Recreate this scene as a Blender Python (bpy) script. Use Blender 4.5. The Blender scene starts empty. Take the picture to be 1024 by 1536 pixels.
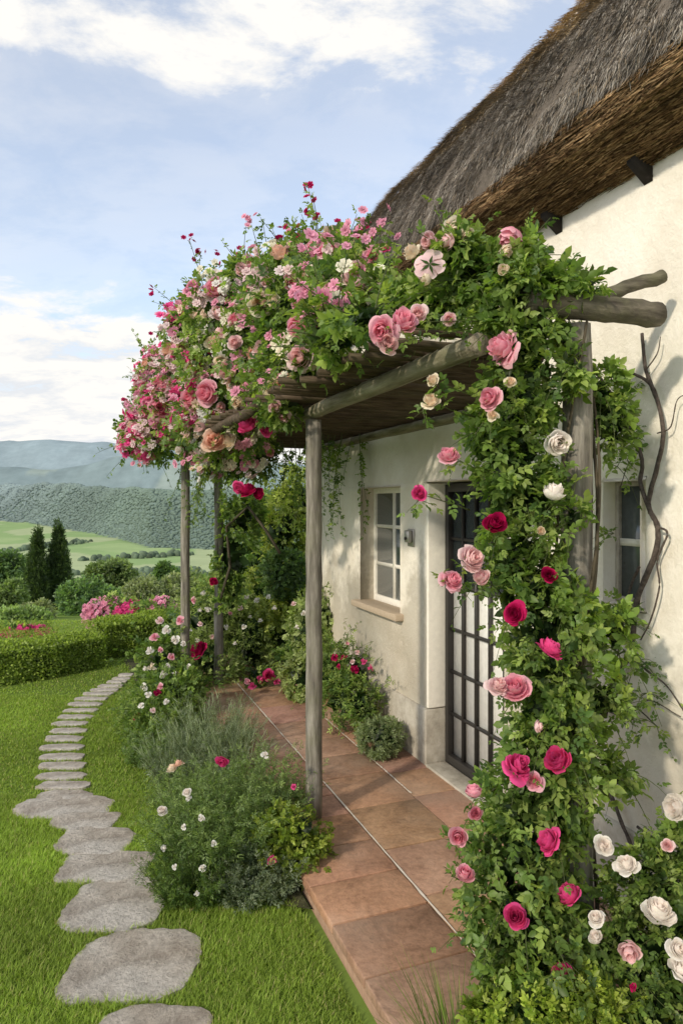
import bpy, math, random
import numpy as np
from mathutils import Vector, Matrix
C = bpy.context.scene.collection
rng = np.random.default_rng(7); random.seed(7)
H = 1.85; FX = 1024.0; HZ = 755.0
CA = .934; SA = .358
LZ = -.12
def W(o, s, z): return np.array([CA*o-SA*s, SA*o+CA*s, z])
def WA(a): a = np.asarray(a, float); return np.stack([CA*a[:,0]-SA*a[:,1], SA*a[:,0]+CA*a[:,1], a[:,2]], 1)
def P(px, py, Y): return np.array([(px-512)/FX*Y, Y, H-(py-HZ)/FX*Y])
def F(px, py, z=0.0):
    Y = (H-z)*FX/(py-HZ); return np.array([(px-512)/FX*Y, Y, z])
def nz(a): return a/(np.linalg.norm(a, axis=-1, keepdims=True)+1e-9)
def vnoise(x, y, sc, seed=0):
    g = np.random.default_rng(seed).random((64,64)); x = np.asarray(x)*sc+1000; y = np.asarray(y)*sc+1000
    xi = np.floor(x).astype(int); yi = np.floor(y).astype(int); fx = x-xi; fy = y-yi
    fx = fx*fx*(3-2*fx); fy = fy*fy*(3-2*fy)
    a = g[xi%64, yi%64]; b = g[(xi+1)%64, yi%64]; c = g[xi%64,(yi+1)%64]; d = g[(xi+1)%64,(yi+1)%64]
    return (a*(1-fx)+b*fx)*(1-fy)+(c*(1-fx)+d*fx)*fy
# ---------------- mesh collector
class MB:
    def __init__(s): s.v=[]; s.l=[]; s.t=[]; s.c=[]; s.n=0
    def add(s, V, loops, tots, col):
        V = np.asarray(V, float).reshape(-1,3); col = np.asarray(col, float)
        if col.ndim == 1: col = np.tile(col[:3], (len(V),1))
        s.v.append(V); s.l.append(np.asarray(loops, int).ravel()+s.n); s.t.append(np.asarray(tots, int).ravel()); s.c.append(col); s.n += len(V)
    def faces(s, V, fs, col=(.5,.5,.5)):
        s.add(V, [i for f in fs for i in f], [len(f) for f in fs], col)
    def box(s, o0, o1, s0, s1, z0, z1, col=(.5,.5,.5)):
        V = [(o,a,z) for o in (o0,o1) for a in (s0,s1) for z in (z0,z1)]
        s.faces(WA(V), [(0,1,3,2),(4,6,7,5),(0,4,5,1),(2,3,7,6),(0,2,6,4),(1,5,7,3)], col)
    def tube(s, pts, rad, k=8, col=(.3,.25,.2), jit=0.0):
        pts = np.asarray(pts, float); n = len(pts); rad = np.ones(n)*rad
        T = nz(np.gradient(pts, axis=0)); up = np.array([0,0,1.]) if abs(T[0][2])<.9 else np.array([1.,0,0])
        B = nz(np.cross(T, up)); N = np.cross(B, T)
        a = np.arange(k)/k*2*np.pi
        rr = rad[:,None]*(1+jit*(rng.random((n,k))-.5))
        V = pts[:,None]+B[:,None]*(np.cos(a)[None,:,None]*rr[:,:,None])+N[:,None]*(np.sin(a)[None,:,None]*rr[:,:,None])
        V = V.reshape(-1,3); fs = []
        for i in range(n-1):
            for j in range(k): fs.append((i*k+j, i*k+(j+1)%k, (i+1)*k+(j+1)%k, (i+1)*k+j))
        fs.append(tuple(range(k-1,-1,-1))); fs.append(tuple((n-1)*k+j for j in range(k)))
        s.faces(V, fs, col)
    def inst(s, tv, tf, pos, B, D, N, sx, sy, sz, col, tc=None):
        tv = np.asarray(tv, float); n = len(pos); k = len(tv)
        one = np.ones(n); sx = sx*one; sy = sy*one; sz = sz*one
        V = pos[:,None]+tv[None,:,0,None]*(B*sx[:,None])[:,None]+tv[None,:,1,None]*(D*sy[:,None])[:,None]+tv[None,:,2,None]*(N*sz[:,None])[:,None]
        lp = np.array([i for f in tf for i in f]); tt = np.array([len(f) for f in tf])
        L = (lp[None]+np.arange(n)[:,None]*k).ravel(); T = np.tile(tt, n)
        col = np.asarray(col, float)
        if col.ndim == 1: col = np.tile(col, (n,1))
        c = np.repeat(col, k, axis=0)
        if tc is not None: c = c*np.tile(np.asarray(tc), n)[:,None]
        s.add(V.reshape(-1,3), L, T, c)
    def build(s, name, mat, parent=None, smooth=False, bevel=0, local=False):
        V = np.concatenate(s.v); L = np.concatenate(s.l); T = np.concatenate(s.t); c = np.concatenate(s.c)
        if parent is not None and not local:
            off = np.array(parent.location); q = parent.parent
            while q is not None: off = off+np.array(q.location); q = q.parent
            V = V-off
        me = bpy.data.meshes.new(name)
        me.vertices.add(len(V)); me.vertices.foreach_set('co', V.astype(np.float32).ravel())
        me.loops.add(len(L)); me.loops.foreach_set('vertex_index', L.astype(np.int32))
        me.polygons.add(len(T)); st = np.concatenate([[0], np.cumsum(T)[:-1]])
        me.polygons.foreach_set('loop_start', st.astype(np.int32))
        me.update(calc_edges=True)
        at = me.color_attributes.new('Col', 'FLOAT_COLOR', 'POINT')
        at.data.foreach_set('color', np.concatenate([c, np.ones((len(c),1))], 1).astype(np.float32).ravel())
        if smooth: me.polygons.foreach_set('use_smooth', np.ones(len(T), bool))
        me.materials.append(mat)
        ob = bpy.data.objects.new(name, me); C.objects.link(ob)
        if parent is not None: ob.parent = parent
        if bevel:
            m = ob.modifiers.new('bev', 'BEVEL'); m.width = bevel; m.segments = 2; m.limit_method = 'ANGLE'
        return ob
def thing(name, label, cat, loc, group=None):
    o = bpy.data.objects.new(name, None); C.objects.link(o); o.location = [float(a) for a in loc]
    o.empty_display_size = .1
    o['label'] = label; o['category'] = cat
    if group: o['group'] = group
    return o
def tag(o, label, cat, group=None):
    o['label'] = label; o['category'] = cat
    if group: o['group'] = group
    return o
# ---------------- materials
def newmat(name):
    m = bpy.data.materials.new(name); m.use_nodes = True; nt = m.node_tree; nt.nodes.clear()
    out = nt.nodes.new('ShaderNodeOutputMaterial'); return m, nt, out
def NN(nt, t, **kw):
    n = nt.nodes.new(t)
    for k, v in kw.items():
        if k in n.inputs: n.inputs[k].default_value = v
        else: setattr(n, k, v)
    return n
def ramp(nt, fac, stops):
    r = nt.nodes.new('ShaderNodeValToRGB'); cr = r.color_ramp
    while len(cr.elements) < len(stops): cr.elements.new(.5)
    for e, (p, c) in zip(cr.elements, stops): e.position = p; e.color = (*c, 1) if len(c) == 3 else c
    nt.links.new(fac, r.inputs[0]); return r.outputs[0]
def mix(nt, mode, fac, a, b):
    m = nt.nodes.new('ShaderNodeMix'); m.data_type = 'RGBA'; m.blend_type = mode
    for i, v in ((0, fac), (6, a), (7, b)):
        if isinstance(v, (int, float)): m.inputs[i].default_value = v
        elif isinstance(v, tuple): m.inputs[i].default_value = (*v, 1)
        else: nt.links.new(v, m.inputs[i])
    return m.outputs[2]
def colattr(nt): a = nt.nodes.new('ShaderNodeAttribute'); a.attribute_name = 'Col'; return a.outputs['Color']
def noise(nt, scale, detail=5, rough=.6, vec=None, stretch=None, rot=None, dist=0):
    n = NN(nt, 'ShaderNodeTexNoise', Scale=scale, Detail=detail, Roughness=rough, Distortion=dist)
    tc = nt.nodes.new('ShaderNodeTexCoord'); src = vec or tc.outputs['Object']
    if rot:
        r = nt.nodes.new('ShaderNodeMapping'); r.inputs['Rotation'].default_value = rot; nt.links.new(src, r.inputs[0]); src = r.outputs[0]
    if stretch:
        m = nt.nodes.new('ShaderNodeMapping'); m.inputs['Scale'].default_value = stretch; nt.links.new(src, m.inputs[0]); src = m.outputs[0]
    nt.links.new(src, n.inputs['Vector']); return n.outputs['Fac']
def bump(nt, h, strength, dist=.02):
    b = NN(nt, 'ShaderNodeBump', Strength=strength, Distance=dist); nt.links.new(h, b.inputs['Height']); return b.outputs[0]
def leafmat(name, trans=.3, rough=.45, spec=.35, tint=(1.0,1.15,.5)):
    m, nt, out = newmat(name); c = colattr(nt)
    f = noise(nt, 6, 2); c2 = mix(nt, 'MULTIPLY', 1.0, c, ramp(nt, f, [(.3,(.88,.88,.88)),(.7,(1.0,1.0,.95))]))
    p = NN(nt, 'ShaderNodeBsdfPrincipled', Roughness=rough); p.inputs['Specular IOR Level'].default_value = spec
    nt.links.new(c2, p.inputs['Base Color'])
    t = nt.nodes.new('ShaderNodeBsdfTranslucent'); nt.links.new(mix(nt, 'MULTIPLY', 1.0, c2, tint), t.inputs[0])
    ms = nt.nodes.new('ShaderNodeMixShader'); ms.inputs[0].default_value = trans
    nt.links.new(p.outputs[0], ms.inputs[1]); nt.links.new(t.outputs[0], ms.inputs[2]); nt.links.new(ms.outputs[0], out.inputs[0])
    return m
M = {}
M['leaf'] = leafmat('leaf_green', trans=.42, tint=(1.65,1.75,.7))
M['petal'] = leafmat('petal', trans=.42, rough=.6, spec=.1, tint=(1.12,1.04,1.04))
M['grass'] = leafmat('grass_blade', trans=.42, rough=.55, spec=.2, tint=(1.55,1.6,.6))
def basic(name, build):
    m, nt, out = newmat(name); p = NN(nt, 'ShaderNodeBsdfPrincipled', Roughness=.85); p.inputs['Specular IOR Level'].default_value = .2
    build(nt, p); nt.links.new(p.outputs[0], out.inputs[0]); M[name] = m; return m
def b_attr(nt, p, sc=20, amt=.3, bs=.4):
    f = noise(nt, sc, 6); lo = 1-amt
    nt.links.new(mix(nt, 'MULTIPLY', 1.0, colattr(nt), ramp(nt, f, [(.3,(lo,)*3),(.7,(1,)*3)])), p.inputs['Base Color'])
    nt.links.new(bump(nt, f, bs, .01), p.inputs['Normal'])
basic('attr', b_attr)
def woodmat(name, cols3, stretch, moss=.45, rot=None):
    def b(nt, p):
        f = noise(nt, 28, 8, .65, rot=rot, stretch=stretch); g = noise(nt, 5, 4)
        c = ramp(nt, f, [(.28,cols3[0]),(.5,cols3[1]),(.72,cols3[2])])
        c = mix(nt, 'MIX', ramp(nt, g, [(.46,(0,0,0)),(.7,(moss,)*3)]), c, (.15,.16,.08))
        nt.links.new(c, p.inputs['Base Color']); nt.links.new(bump(nt, f, .9, .015), p.inputs['Normal'])
    basic(name, b)
woodmat('post_wood', [(.05,.045,.038),(.19,.175,.15),(.36,.34,.30)], (1,1,.12))
woodmat('log_wood', [(.03,.025,.02),(.11,.097,.078),(.23,.205,.165)], (.14,1,1), .5, (0,0,-.366))
woodmat('rung_wood', [(.03,.02,.013),(.08,.057,.039),(.15,.11,.08)], (.14,1,1), .2, (0,0,-.366))
woodmat('beam_wood', [(.08,.068,.045),(.23,.205,.15),(.39,.36,.285)], (1,.1,1), .5, (0,0,-.366))
def b_vine(nt, p):
    f = noise(nt, 60, 6); nt.links.new(ramp(nt, f, [(.3,(.035,.028,.024)),(.7,(.13,.105,.09))]), p.inputs['Base Color']); nt.links.new(bump(nt, f, .6, .006), p.inputs['Normal'])
basic('vine_bark', b_vine)
def b_plaster(nt, p):
    f = noise(nt, 3, 8, .65); g = noise(nt, 40, 6, .7); k = noise(nt, 1.2, 6, .65)
    c = ramp(nt, f, [(.25,(.74,.69,.59)),(.5,(.85,.81,.72)),(.8,(.88,.855,.79))])
    c = mix(nt, 'MULTIPLY', .5, c, ramp(nt, k, [(.35,(.72,.68,.61)),(.6,(1,1,1))]))
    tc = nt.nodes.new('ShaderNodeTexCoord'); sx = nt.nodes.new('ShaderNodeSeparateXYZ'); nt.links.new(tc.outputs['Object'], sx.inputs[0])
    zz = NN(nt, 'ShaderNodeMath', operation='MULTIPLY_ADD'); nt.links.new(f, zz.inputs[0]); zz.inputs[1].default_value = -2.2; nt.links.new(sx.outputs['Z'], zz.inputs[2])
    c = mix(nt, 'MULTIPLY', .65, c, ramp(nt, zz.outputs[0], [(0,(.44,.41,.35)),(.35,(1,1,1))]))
    nt.links.new(c, p.inputs['Base Color'])
    h = mix(nt, 'ADD', 1.0, f, mix(nt, 'MULTIPLY', 1.0, g, (.25,.25,.25)))
    nt.links.new(bump(nt, h, .6, .035), p.inputs['Normal'])
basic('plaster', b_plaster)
def b_plinth(nt, p):
    f = noise(nt, 7, 9, .7); c = ramp(nt, f, [(.25,(.22,.20,.165)),(.5,(.40,.37,.31)),(.75,(.54,.51,.45))])
    nt.links.new(c, p.inputs['Base Color']); nt.links.new(bump(nt, f, .6, .02), p.inputs['Normal'])
basic('plinth', b_plinth)
def b_tile(nt, p):
    f = noise(nt, 3.5, 9, .72, dist=.5); g = noise(nt, 35, 6, .7); k = noise(nt, 1.3, 4, .6)
    c = mix(nt, 'MULTIPLY', 1.0, colattr(nt), ramp(nt, f, [(.27,(.40,.36,.33)),(.5,(.80,.77,.74)),(.70,(1,1,1))]))
    c = mix(nt, 'MULTIPLY', .7, c, ramp(nt, g, [(.3,(.5,.5,.5)),(.6,(1,1,1))]))
    c = mix(nt, 'MIX', ramp(nt, k, [(.48,(0,)*3),(.75,(.45,)*3)]), c, (.43,.35,.28))
    nt.links.new(c, p.inputs['Base Color']); p.inputs['Roughness'].default_value = .62; p.inputs['Specular IOR Level'].default_value = .28
    nt.links.new(bump(nt, mix(nt,'ADD',.3,f,g), .7, .015), p.inputs['Normal'])
basic('tile', b_tile)
def b_stone(nt, p):
    f = noise(nt, 4, 12, .76); g = noise(nt, 45, 6, .7); k = noise(nt, 2.2, 3, .5)
    c = ramp(nt, f, [(.32,(.30,.275,.245)),(.43,(.50,.465,.425)),(.55,(.66,.625,.575)),(.72,(.52,.485,.44))])
    c = mix(nt, 'MULTIPLY', .7, c, ramp(nt, g, [(.3,(.5,.5,.5)),(.6,(1,1,1))]))
    c = mix(nt, 'MULTIPLY', .6, c, ramp(nt, k, [(.35,(.78,.69,.58)),(.6,(1,1,1))]))
    nt.links.new(c, p.inputs['Base Color']); nt.links.new(bump(nt, mix(nt,'ADD',.25,f,g), 1.0, .06), p.inputs['Normal'])
basic('stone', b_stone)
def b_thatch(nt, p):
    f = noise(nt, 3, 5); c = mix(nt, 'MULTIPLY', 1.0, colattr(nt), ramp(nt, f, [(.3,(.65,.65,.65)),(.7,(1,1,1))]))
    g = noise(nt, 60, 6, .7); c = mix(nt, 'MULTIPLY', .5, c, ramp(nt, g, [(.35,(.5,.5,.5)),(.65,(1,1,1))]))
    nt.links.new(c, p.inputs['Base Color']); nt.links.new(bump(nt, g, .6, .02), p.inputs['Normal']); p.inputs['Roughness'].default_value = 1; p.inputs['Specular IOR Level'].default_value = .05
basic('thatch', b_thatch)
def b_soil(nt, p):
    f = noise(nt, 12, 8, .7); nt.links.new(ramp(nt, f, [(.3,(.03,.03,.014)),(.7,(.08,.08,.04))]), p.inputs['Base Color']); nt.links.new(bump(nt, f, .8, .04), p.inputs['Normal'])
basic('soil', b_soil)
def b_ground(nt, p):
    f = noise(nt, .02, 10, .7); g = noise(nt, 8, 6, .7)
    c = mix(nt, 'MULTIPLY', 1.0, colattr(nt), ramp(nt, f, [(.35,(.84,.86,.86)),(.65,(1,1,1))]))
    c = mix(nt, 'MULTIPLY', .4, c, ramp(nt, g, [(.3,(.6,.6,.6)),(.7,(1,1,1))]))
    nt.links.new(c, p.inputs['Base Color']); p.inputs['Roughness'].default_value = 1; p.inputs['Specular IOR Level'].default_value = .05
basic('ground', b_ground)
def flat(name, col, rough=.6, metal=0, spec=.4, nb=.15):
    def b(nt, p):
        f = noise(nt, 25, 6); nt.links.new(mix(nt, 'MULTIPLY', 1.0, col, ramp(nt, f, [(.3,(1-nb,)*3),(.7,(1,)*3)])), p.inputs['Base Color'])
        p.inputs['Roughness'].default_value = rough; p.inputs['Metallic'].default_value = metal; p.inputs['Specular IOR Level'].default_value = spec
        nt.links.new(bump(nt, f, .2, .005), p.inputs['Normal'])
    return basic(name, b)
flat('white_paint', (.82,.79,.71), .55); flat('black_metal', (.03,.028,.026), .45, 0, .5); flat('glass_dark', (.09,.11,.115), .05, 0, 1.0, .3)
flat('curtain', (.84,.84,.80), .5); flat('sill', (.46,.37,.27), .7); flat('steel', (.45,.43,.40), .35, .8); flat('dark_timber', (.018,.014,.012), .9)
flat('mortar', (.70,.64,.56), .8); flat('grout', (.20,.13,.09), .9); flat('patio_side', (.33,.22,.15), .9, 0, .2, .35)
flat('old_paint', (.42,.38,.32), .6, 0, .4, .4); flat('lit_plaster', (.88,.85,.76), .8, 0, .1, .12)  # second material: plaster colour lifted to look sunlit
# ---------------- leaf templates (b, d, n)
LEAF = ([(0,0,0),(-.42,.3,.10),(-.36,.65,.08),(0,1,-.14),(.36,.65,.08),(.42,.3,.10),(0,.3,0),(0,.65,-.03)],
        [(0,5,6),(0,6,1),(6,5,4,7),(1,6,7,2),(7,4,3),(2,7,3)])
LEAFS = ([(0,0,0),(-.42,.45,.08),(0,1,-.1),(.42,.45,.08)], [(0,3,2,1)])
BLADE = ([(-.5,0,0),(.5,0,0),(.35,.5,.08),(-.35,.5,.08),(0,1,.35)], [(0,1,2,3),(3,2,4)])
def frames(A, Nn):
    D = nz(A); B = nz(np.cross(D, Nn)); N = np.cross(B, D); return B, D, N
def emit_leaves(mb, Pp, A, Nn, L, col, wr=.62, tpl=LEAF):
    B, D, N = frames(A, Nn); mb.inst(tpl[0], tpl[1], Pp, B, D, N, L*wr*1.15, L, L, col)
def emit_sprigs(mb, Pp, A, Nn, L, col, wr=.62, tpl=LEAF, five=True):
    B, D, N = frames(A, Nn); L = np.ones(len(Pp))*L
    spec = [(1.5,0,1.15),(1.15,.95,1.0),(1.15,-.95,1.0)]+([(.55,1.05,.85),(.55,-1.05,.85)] if five else [])
    for (t, ang, sc) in spec:
        jit = rng.normal(0,.18,(len(Pp),3))
        a = D*math.cos(ang)+B*math.sin(ang)+jit
        emit_leaves(mb, Pp+D*(t*L)[:,None]*.9, a, N+jit*1.2, L*sc*rng.uniform(.8,1.15,len(Pp)), col*rng.uniform(.8,1.2,(len(Pp),1)), wr, tpl)
GREENS = np.array([(.07,.13,.038),(.115,.19,.047),(.17,.26,.062),(.26,.345,.095)])
def pick(n, pal, w=None, jit=.2):
    pal = np.asarray(pal); i = rng.choice(len(pal), n, p=w); return pal[i]*rng.uniform(1-jit,1+jit,(n,1))
def ell_sample(ells, n, clump=22, shell=.3, sig=.16, lump=.2):
    E = np.array([(list(c)+list(r)) for c, r in ells]); ar = (E[:,3]*E[:,4]+E[:,4]*E[:,5]+E[:,3]*E[:,5]); ar /= ar.sum()
    K = max(4, n//clump); ei = rng.choice(len(E), K, p=ar); u = nz(rng.normal(size=(K,3))); kr = rng.uniform(1-shell,1+lump,K)
    ci = rng.integers(0, K, n); e = E[ei[ci]]
    uu = nz(u[ci]+rng.normal(0, sig*1.6, (n,3))); r = kr[ci]+rng.normal(0,.07,n)
    p = e[:,:3]+uu*e[:,3:]*r[:,None]; out = nz(uu/e[:,3:])
    return p, out, r
def foliage(mb, ells, n, L, pal=GREENS, w=None, wr=.62, tpl=LEAF, five=True, up=.5, clump=22, shell=.3, single=False, lump=.2, dirup=0., core=True):
    p, out, r = ell_sample(ells, n, clump, shell, lump=lump)
    A = nz(out*.7+rng.normal(0,.6,(n,3))+np.array([0,0,dirup])); Nn = nz(out*.8+np.array([0,0,up])+rng.normal(0,.45,(n,3)))
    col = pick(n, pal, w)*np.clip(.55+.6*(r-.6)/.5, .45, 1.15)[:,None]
    Ls = L*rng.uniform(.6,1.35,n)
    if single: emit_leaves(mb, p, A, Nn, Ls, col, wr, tpl)
    else: emit_sprigs(mb, p, A, Nn, Ls, col, wr, tpl, five)
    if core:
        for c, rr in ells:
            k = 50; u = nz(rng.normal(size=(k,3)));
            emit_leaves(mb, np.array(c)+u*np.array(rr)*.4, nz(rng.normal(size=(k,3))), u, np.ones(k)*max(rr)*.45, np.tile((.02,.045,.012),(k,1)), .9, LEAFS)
def shoot(mbS, mbL, p0, d, ln, L, droop=.4, r0=.004, pal=GREENS, w=None, step=None, tpl=LEAF, scol=(.11,.14,.05), five=True, wr=.62):
    n = 9; t = np.linspace(0,1,n); d = nz(np.asarray(d, float)); side = nz(np.cross(d,[0,0,1.])+1e-3)
    wv = rng.normal(0,.06)
    pts = p0+d*(t*ln)[:,None]+np.array([0,0,-1.])*(droop*ln*t**2)[:,None]+side*(wv*np.sin(t*4)*ln)[:,None]
    mbS.tube(pts, r0*(1-.7*t), 5, scol)
    step = step or L*1.3; k = max(3, int(ln/step)); tt = np.linspace(.12,1,k)
    q = np.stack([np.interp(tt, t, pts[:,i]) for i in range(3)],1); T = nz(np.gradient(pts,axis=0)); Tq = np.stack([np.interp(tt,t,T[:,i]) for i in range(3)],1)
    sd = nz(rng.normal(0,1,(k,3))); A = nz(Tq*.5+sd*.7)
    Nn = nz(np.array([0,0,1.])+rng.normal(0,.5,(k,3)))
    emit_sprigs(mbL, q, A, Nn, L*np.linspace(1.05,.6,k)*rng.uniform(.8,1.2,k), pick(k,pal,w), wr, tpl, five)
    return pts[-1], T[-1]
# ---------------- rose blooms
PAL = {'hot':(.86,.10,.35),'pink':(.94,.42,.60),'pale':(.95,.74,.78),'white':(.95,.945,.93),'cream':(.95,.88,.73),'crimson':(.56,.014,.13),'peach':(.94,.70,.58)}
def bloom_mesh(name, colr, seed, openf=1.0, layers=9, na=6, nv=6):
    r = np.random.default_rng(seed); mb = MB(); base = np.array(PAL[colr])
    cxo = r.uniform(-.08,.08,2)
    for i in range(layers):
        f = i/(layers-1); npet = (3 if f<.35 else (4 if f<.7 else 5)) if layers > 4 else 4+i
        R = (.09+.88*f**1.05)*(.88+.12*openf); Hh = (.85+.30*math.sin(f*math.pi)-.45*f*f*openf); cu = -.25*(1-f)+.75*max(0,f-.35)*openf
        for k in range(npet):
            ph0 = 2*math.pi*k/npet+i*1.9+r.uniform(-.35,.35); hw = max(math.pi/npet*1.2, .60)
            rs = r.uniform(.82,1.14); zs = r.uniform(.86,1.14); ruf = r.uniform(0,6); tw = r.uniform(-.16,.16); cuk = cu*r.uniform(.4,1.5); rf = r.uniform(.03,.10)
            cc0 = r.uniform(.92,1.06)
            V = []; col = []
            for v in np.linspace(0,1,nv):
                for a in np.linspace(-1,1,na):
                    ve = v*(1-.10*a*a); w = (.35+.65*min(1,v/.5))*(1 if v<.65 else math.sqrt(1-((v-.65)/.35)**2*.35))
                    rr = R*rs*math.sin(ve*math.pi/2)**.55+cuk*ve**4*.28-.07*R*a*a+tw*a*R*v
                    z = Hh*zs*ve**1.1-max(0,cuk)*ve**5*.45+rf*math.sin(a*4.5+ruf)*v*v
                    ph = ph0+a*hw*w
                    V.append((rr*math.cos(ph)+cxo[0]*(1-f), rr*math.sin(ph)+cxo[1]*(1-f), z-.5))
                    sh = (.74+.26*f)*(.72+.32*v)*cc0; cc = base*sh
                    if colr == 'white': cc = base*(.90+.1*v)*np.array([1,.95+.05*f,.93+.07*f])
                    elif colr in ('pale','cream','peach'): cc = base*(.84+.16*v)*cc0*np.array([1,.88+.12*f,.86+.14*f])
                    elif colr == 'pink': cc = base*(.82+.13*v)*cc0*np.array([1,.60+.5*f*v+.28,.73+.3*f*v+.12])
                    col.append(cc)
            fs = [(q*na+p, q*na+p+1, (q+1)*na+p+1, (q+1)*na+p) for q in range(nv-1) for p in range(na-1)]
            mb.faces(V, fs, np.clip(np.array(col),0,.95))
    V = []; fs = []
    for k in range(5):
        a = k*2*math.pi/5; n0 = len(V)
        V += [(0,0,-.55),(.28*math.cos(a-.4),.28*math.sin(a-.4),-.5),(.75*math.cos(a),.75*math.sin(a),-.4),(.28*math.cos(a+.4),.28*math.sin(a+.4),-.5)]; fs.append((n0,n0+1,n0+2,n0+3))
    mb.faces(V, fs, (.05,.10,.025))
    o = mb.build(name, M['petal'], None, smooth=True); me = o.data; bpy.data.objects.remove(o); return me
BM = {}
for ci, cn in enumerate(PAL): BM[cn] = [bloom_mesh('rose_bloom', cn, 10*ci+k, op) for k, op in enumerate((.95,.6,1.2,.8,.35))]
BL = {cn: bloom_mesh('small_bloom', cn, 77+ci, 1.0, 3, 4, 4) for ci, cn in enumerate(PAL)}
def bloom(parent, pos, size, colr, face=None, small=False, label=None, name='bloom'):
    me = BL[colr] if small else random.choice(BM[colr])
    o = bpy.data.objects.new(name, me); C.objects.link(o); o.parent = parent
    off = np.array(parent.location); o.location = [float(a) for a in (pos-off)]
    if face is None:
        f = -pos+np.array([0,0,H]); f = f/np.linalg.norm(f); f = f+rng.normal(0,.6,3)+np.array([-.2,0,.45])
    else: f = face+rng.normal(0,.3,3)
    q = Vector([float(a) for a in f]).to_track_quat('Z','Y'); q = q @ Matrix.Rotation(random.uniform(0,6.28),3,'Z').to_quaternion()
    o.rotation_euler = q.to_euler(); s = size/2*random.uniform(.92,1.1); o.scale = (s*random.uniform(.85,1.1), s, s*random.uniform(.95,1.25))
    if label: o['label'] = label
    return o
def blossom_tpl():
    V = []; fs = []; tc = []
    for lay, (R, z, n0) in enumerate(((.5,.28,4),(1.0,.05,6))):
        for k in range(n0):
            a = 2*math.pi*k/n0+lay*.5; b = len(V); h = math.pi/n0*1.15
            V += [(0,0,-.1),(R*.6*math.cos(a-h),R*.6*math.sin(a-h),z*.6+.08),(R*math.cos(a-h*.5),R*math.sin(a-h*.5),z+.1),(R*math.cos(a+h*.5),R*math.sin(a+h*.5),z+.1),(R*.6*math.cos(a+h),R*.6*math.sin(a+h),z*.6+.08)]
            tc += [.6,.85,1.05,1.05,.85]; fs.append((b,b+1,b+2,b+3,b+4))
    return V, fs, tc
BT = blossom_tpl()
def blossoms(mb, pos, size, col, face=None):
    n = len(pos); f = nz(rng.normal(0,.5,(n,3))+(np.array([-.3,-.8,.4]) if face is None else face))
    B, D, N = frames(nz(np.cross(f, [0.3,.2,1.])), f)
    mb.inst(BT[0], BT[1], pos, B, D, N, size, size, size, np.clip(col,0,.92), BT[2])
# =============== GROUND
TB = ([-3,-.5,-.4,-.28,-.2,3],[1900,1900,1250,680,650,650])
def gh(x, y):
    x = np.asarray(x, float); y = np.asarray(y, float); t = x/np.maximum(y,1.)
    z = np.interp(y, [-50,10,14,40,100,400,1000,9000],[-.12,-.12,-.9,-4.4,-10,-38,-46,-46])
    B = np.interp(t, TB[0], TB[1]); c3 = 1.4*B
    zc3 = 1.85+c3*(26+16*(vnoise(t*9,0,1,3)-.5))/1024
    zc2 = 1.85+3600*(62+26*(vnoise(t*7,3,1,5)-.5))/1024
    zc1 = 1.85+5200*(np.interp(t,[-.6,-.42,-.3,-.2,0,.5],[100,95,88,68,50,60])+12*(vnoise(t*12,1,1,9)-.5))/1024
    def ss(a): a = np.clip(a,0,1); return a*a*(3-2*a)
    h = np.where(y<c3, -46+(zc3+46)*ss((y-B)/(c3-B)), 0)
    d2 = np.maximum(3000, c3*1.08)
    h = np.where((y>=c3)&(y<d2), zc3+(0-zc3)*ss((y-c3)/(d2-c3)), h)
    h = np.where((y>=d2)&(y<3600), 0+zc2*ss((y-d2)/(3600-d2)), h)
    h = np.where((y>=3600)&(y<4100), zc2+(60-zc2)*ss((y-3600)/500), h)
    h = np.where((y>=4100)&(y<5200), 60+(zc1-60)*ss((y-4100)/1100), h)
    h = np.where(y>=5200, zc1-(y-5200)*.12, h)
    h = h+np.where(y>B, (vnoise(x,y,1/120,11)-.5)*y*np.where(y>2900,.0045,.006), 0)
    return np.where(y>B, h, z), B
nr, na = 380, 400
rr_ = np.exp(np.linspace(math.log(1.5), math.log(8000), nr))-12
tt_ = np.linspace(-1.5,1.5,na)
Yg, Tg = np.meshgrid(rr_, tt_, indexing='ij'); Xg = Tg*(Yg+12)
Zg, Bg = gh(Xg, Yg)
near = np.stack([vnoise(Xg,Yg,.4,2)]*3,-1)
col = np.array((.16,.235,.048))*(.7+.6*near)
fld = vnoise(Xg/90+Yg/300, Yg/170, 1, 21)[...,None]
meadow = np.where(fld>.62, np.array((.40,.47,.26)), np.where(fld>.35, np.array((.28,.40,.17)), np.array((.33,.44,.20))))
Y3 = Yg[...,None]
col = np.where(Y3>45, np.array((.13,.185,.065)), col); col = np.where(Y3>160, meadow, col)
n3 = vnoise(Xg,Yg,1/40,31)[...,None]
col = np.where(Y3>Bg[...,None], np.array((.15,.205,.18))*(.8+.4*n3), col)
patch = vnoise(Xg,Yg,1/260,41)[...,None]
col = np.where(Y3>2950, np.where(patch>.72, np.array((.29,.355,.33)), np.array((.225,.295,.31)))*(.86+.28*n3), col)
col = np.where(Y3>4000, np.array((.29,.37,.41))*(.86+.26*vnoise(Xg,Yg,1/90,43)[...,None]), col)  # far hills turn bluer and paler: aerial haze painted into their colour
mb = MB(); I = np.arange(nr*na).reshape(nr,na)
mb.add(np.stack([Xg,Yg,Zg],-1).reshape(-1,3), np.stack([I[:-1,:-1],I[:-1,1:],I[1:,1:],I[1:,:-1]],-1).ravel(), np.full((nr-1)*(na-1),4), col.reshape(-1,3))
g = mb.build('ground', M['ground'], smooth=True); g['kind'] = 'structure'
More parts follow.
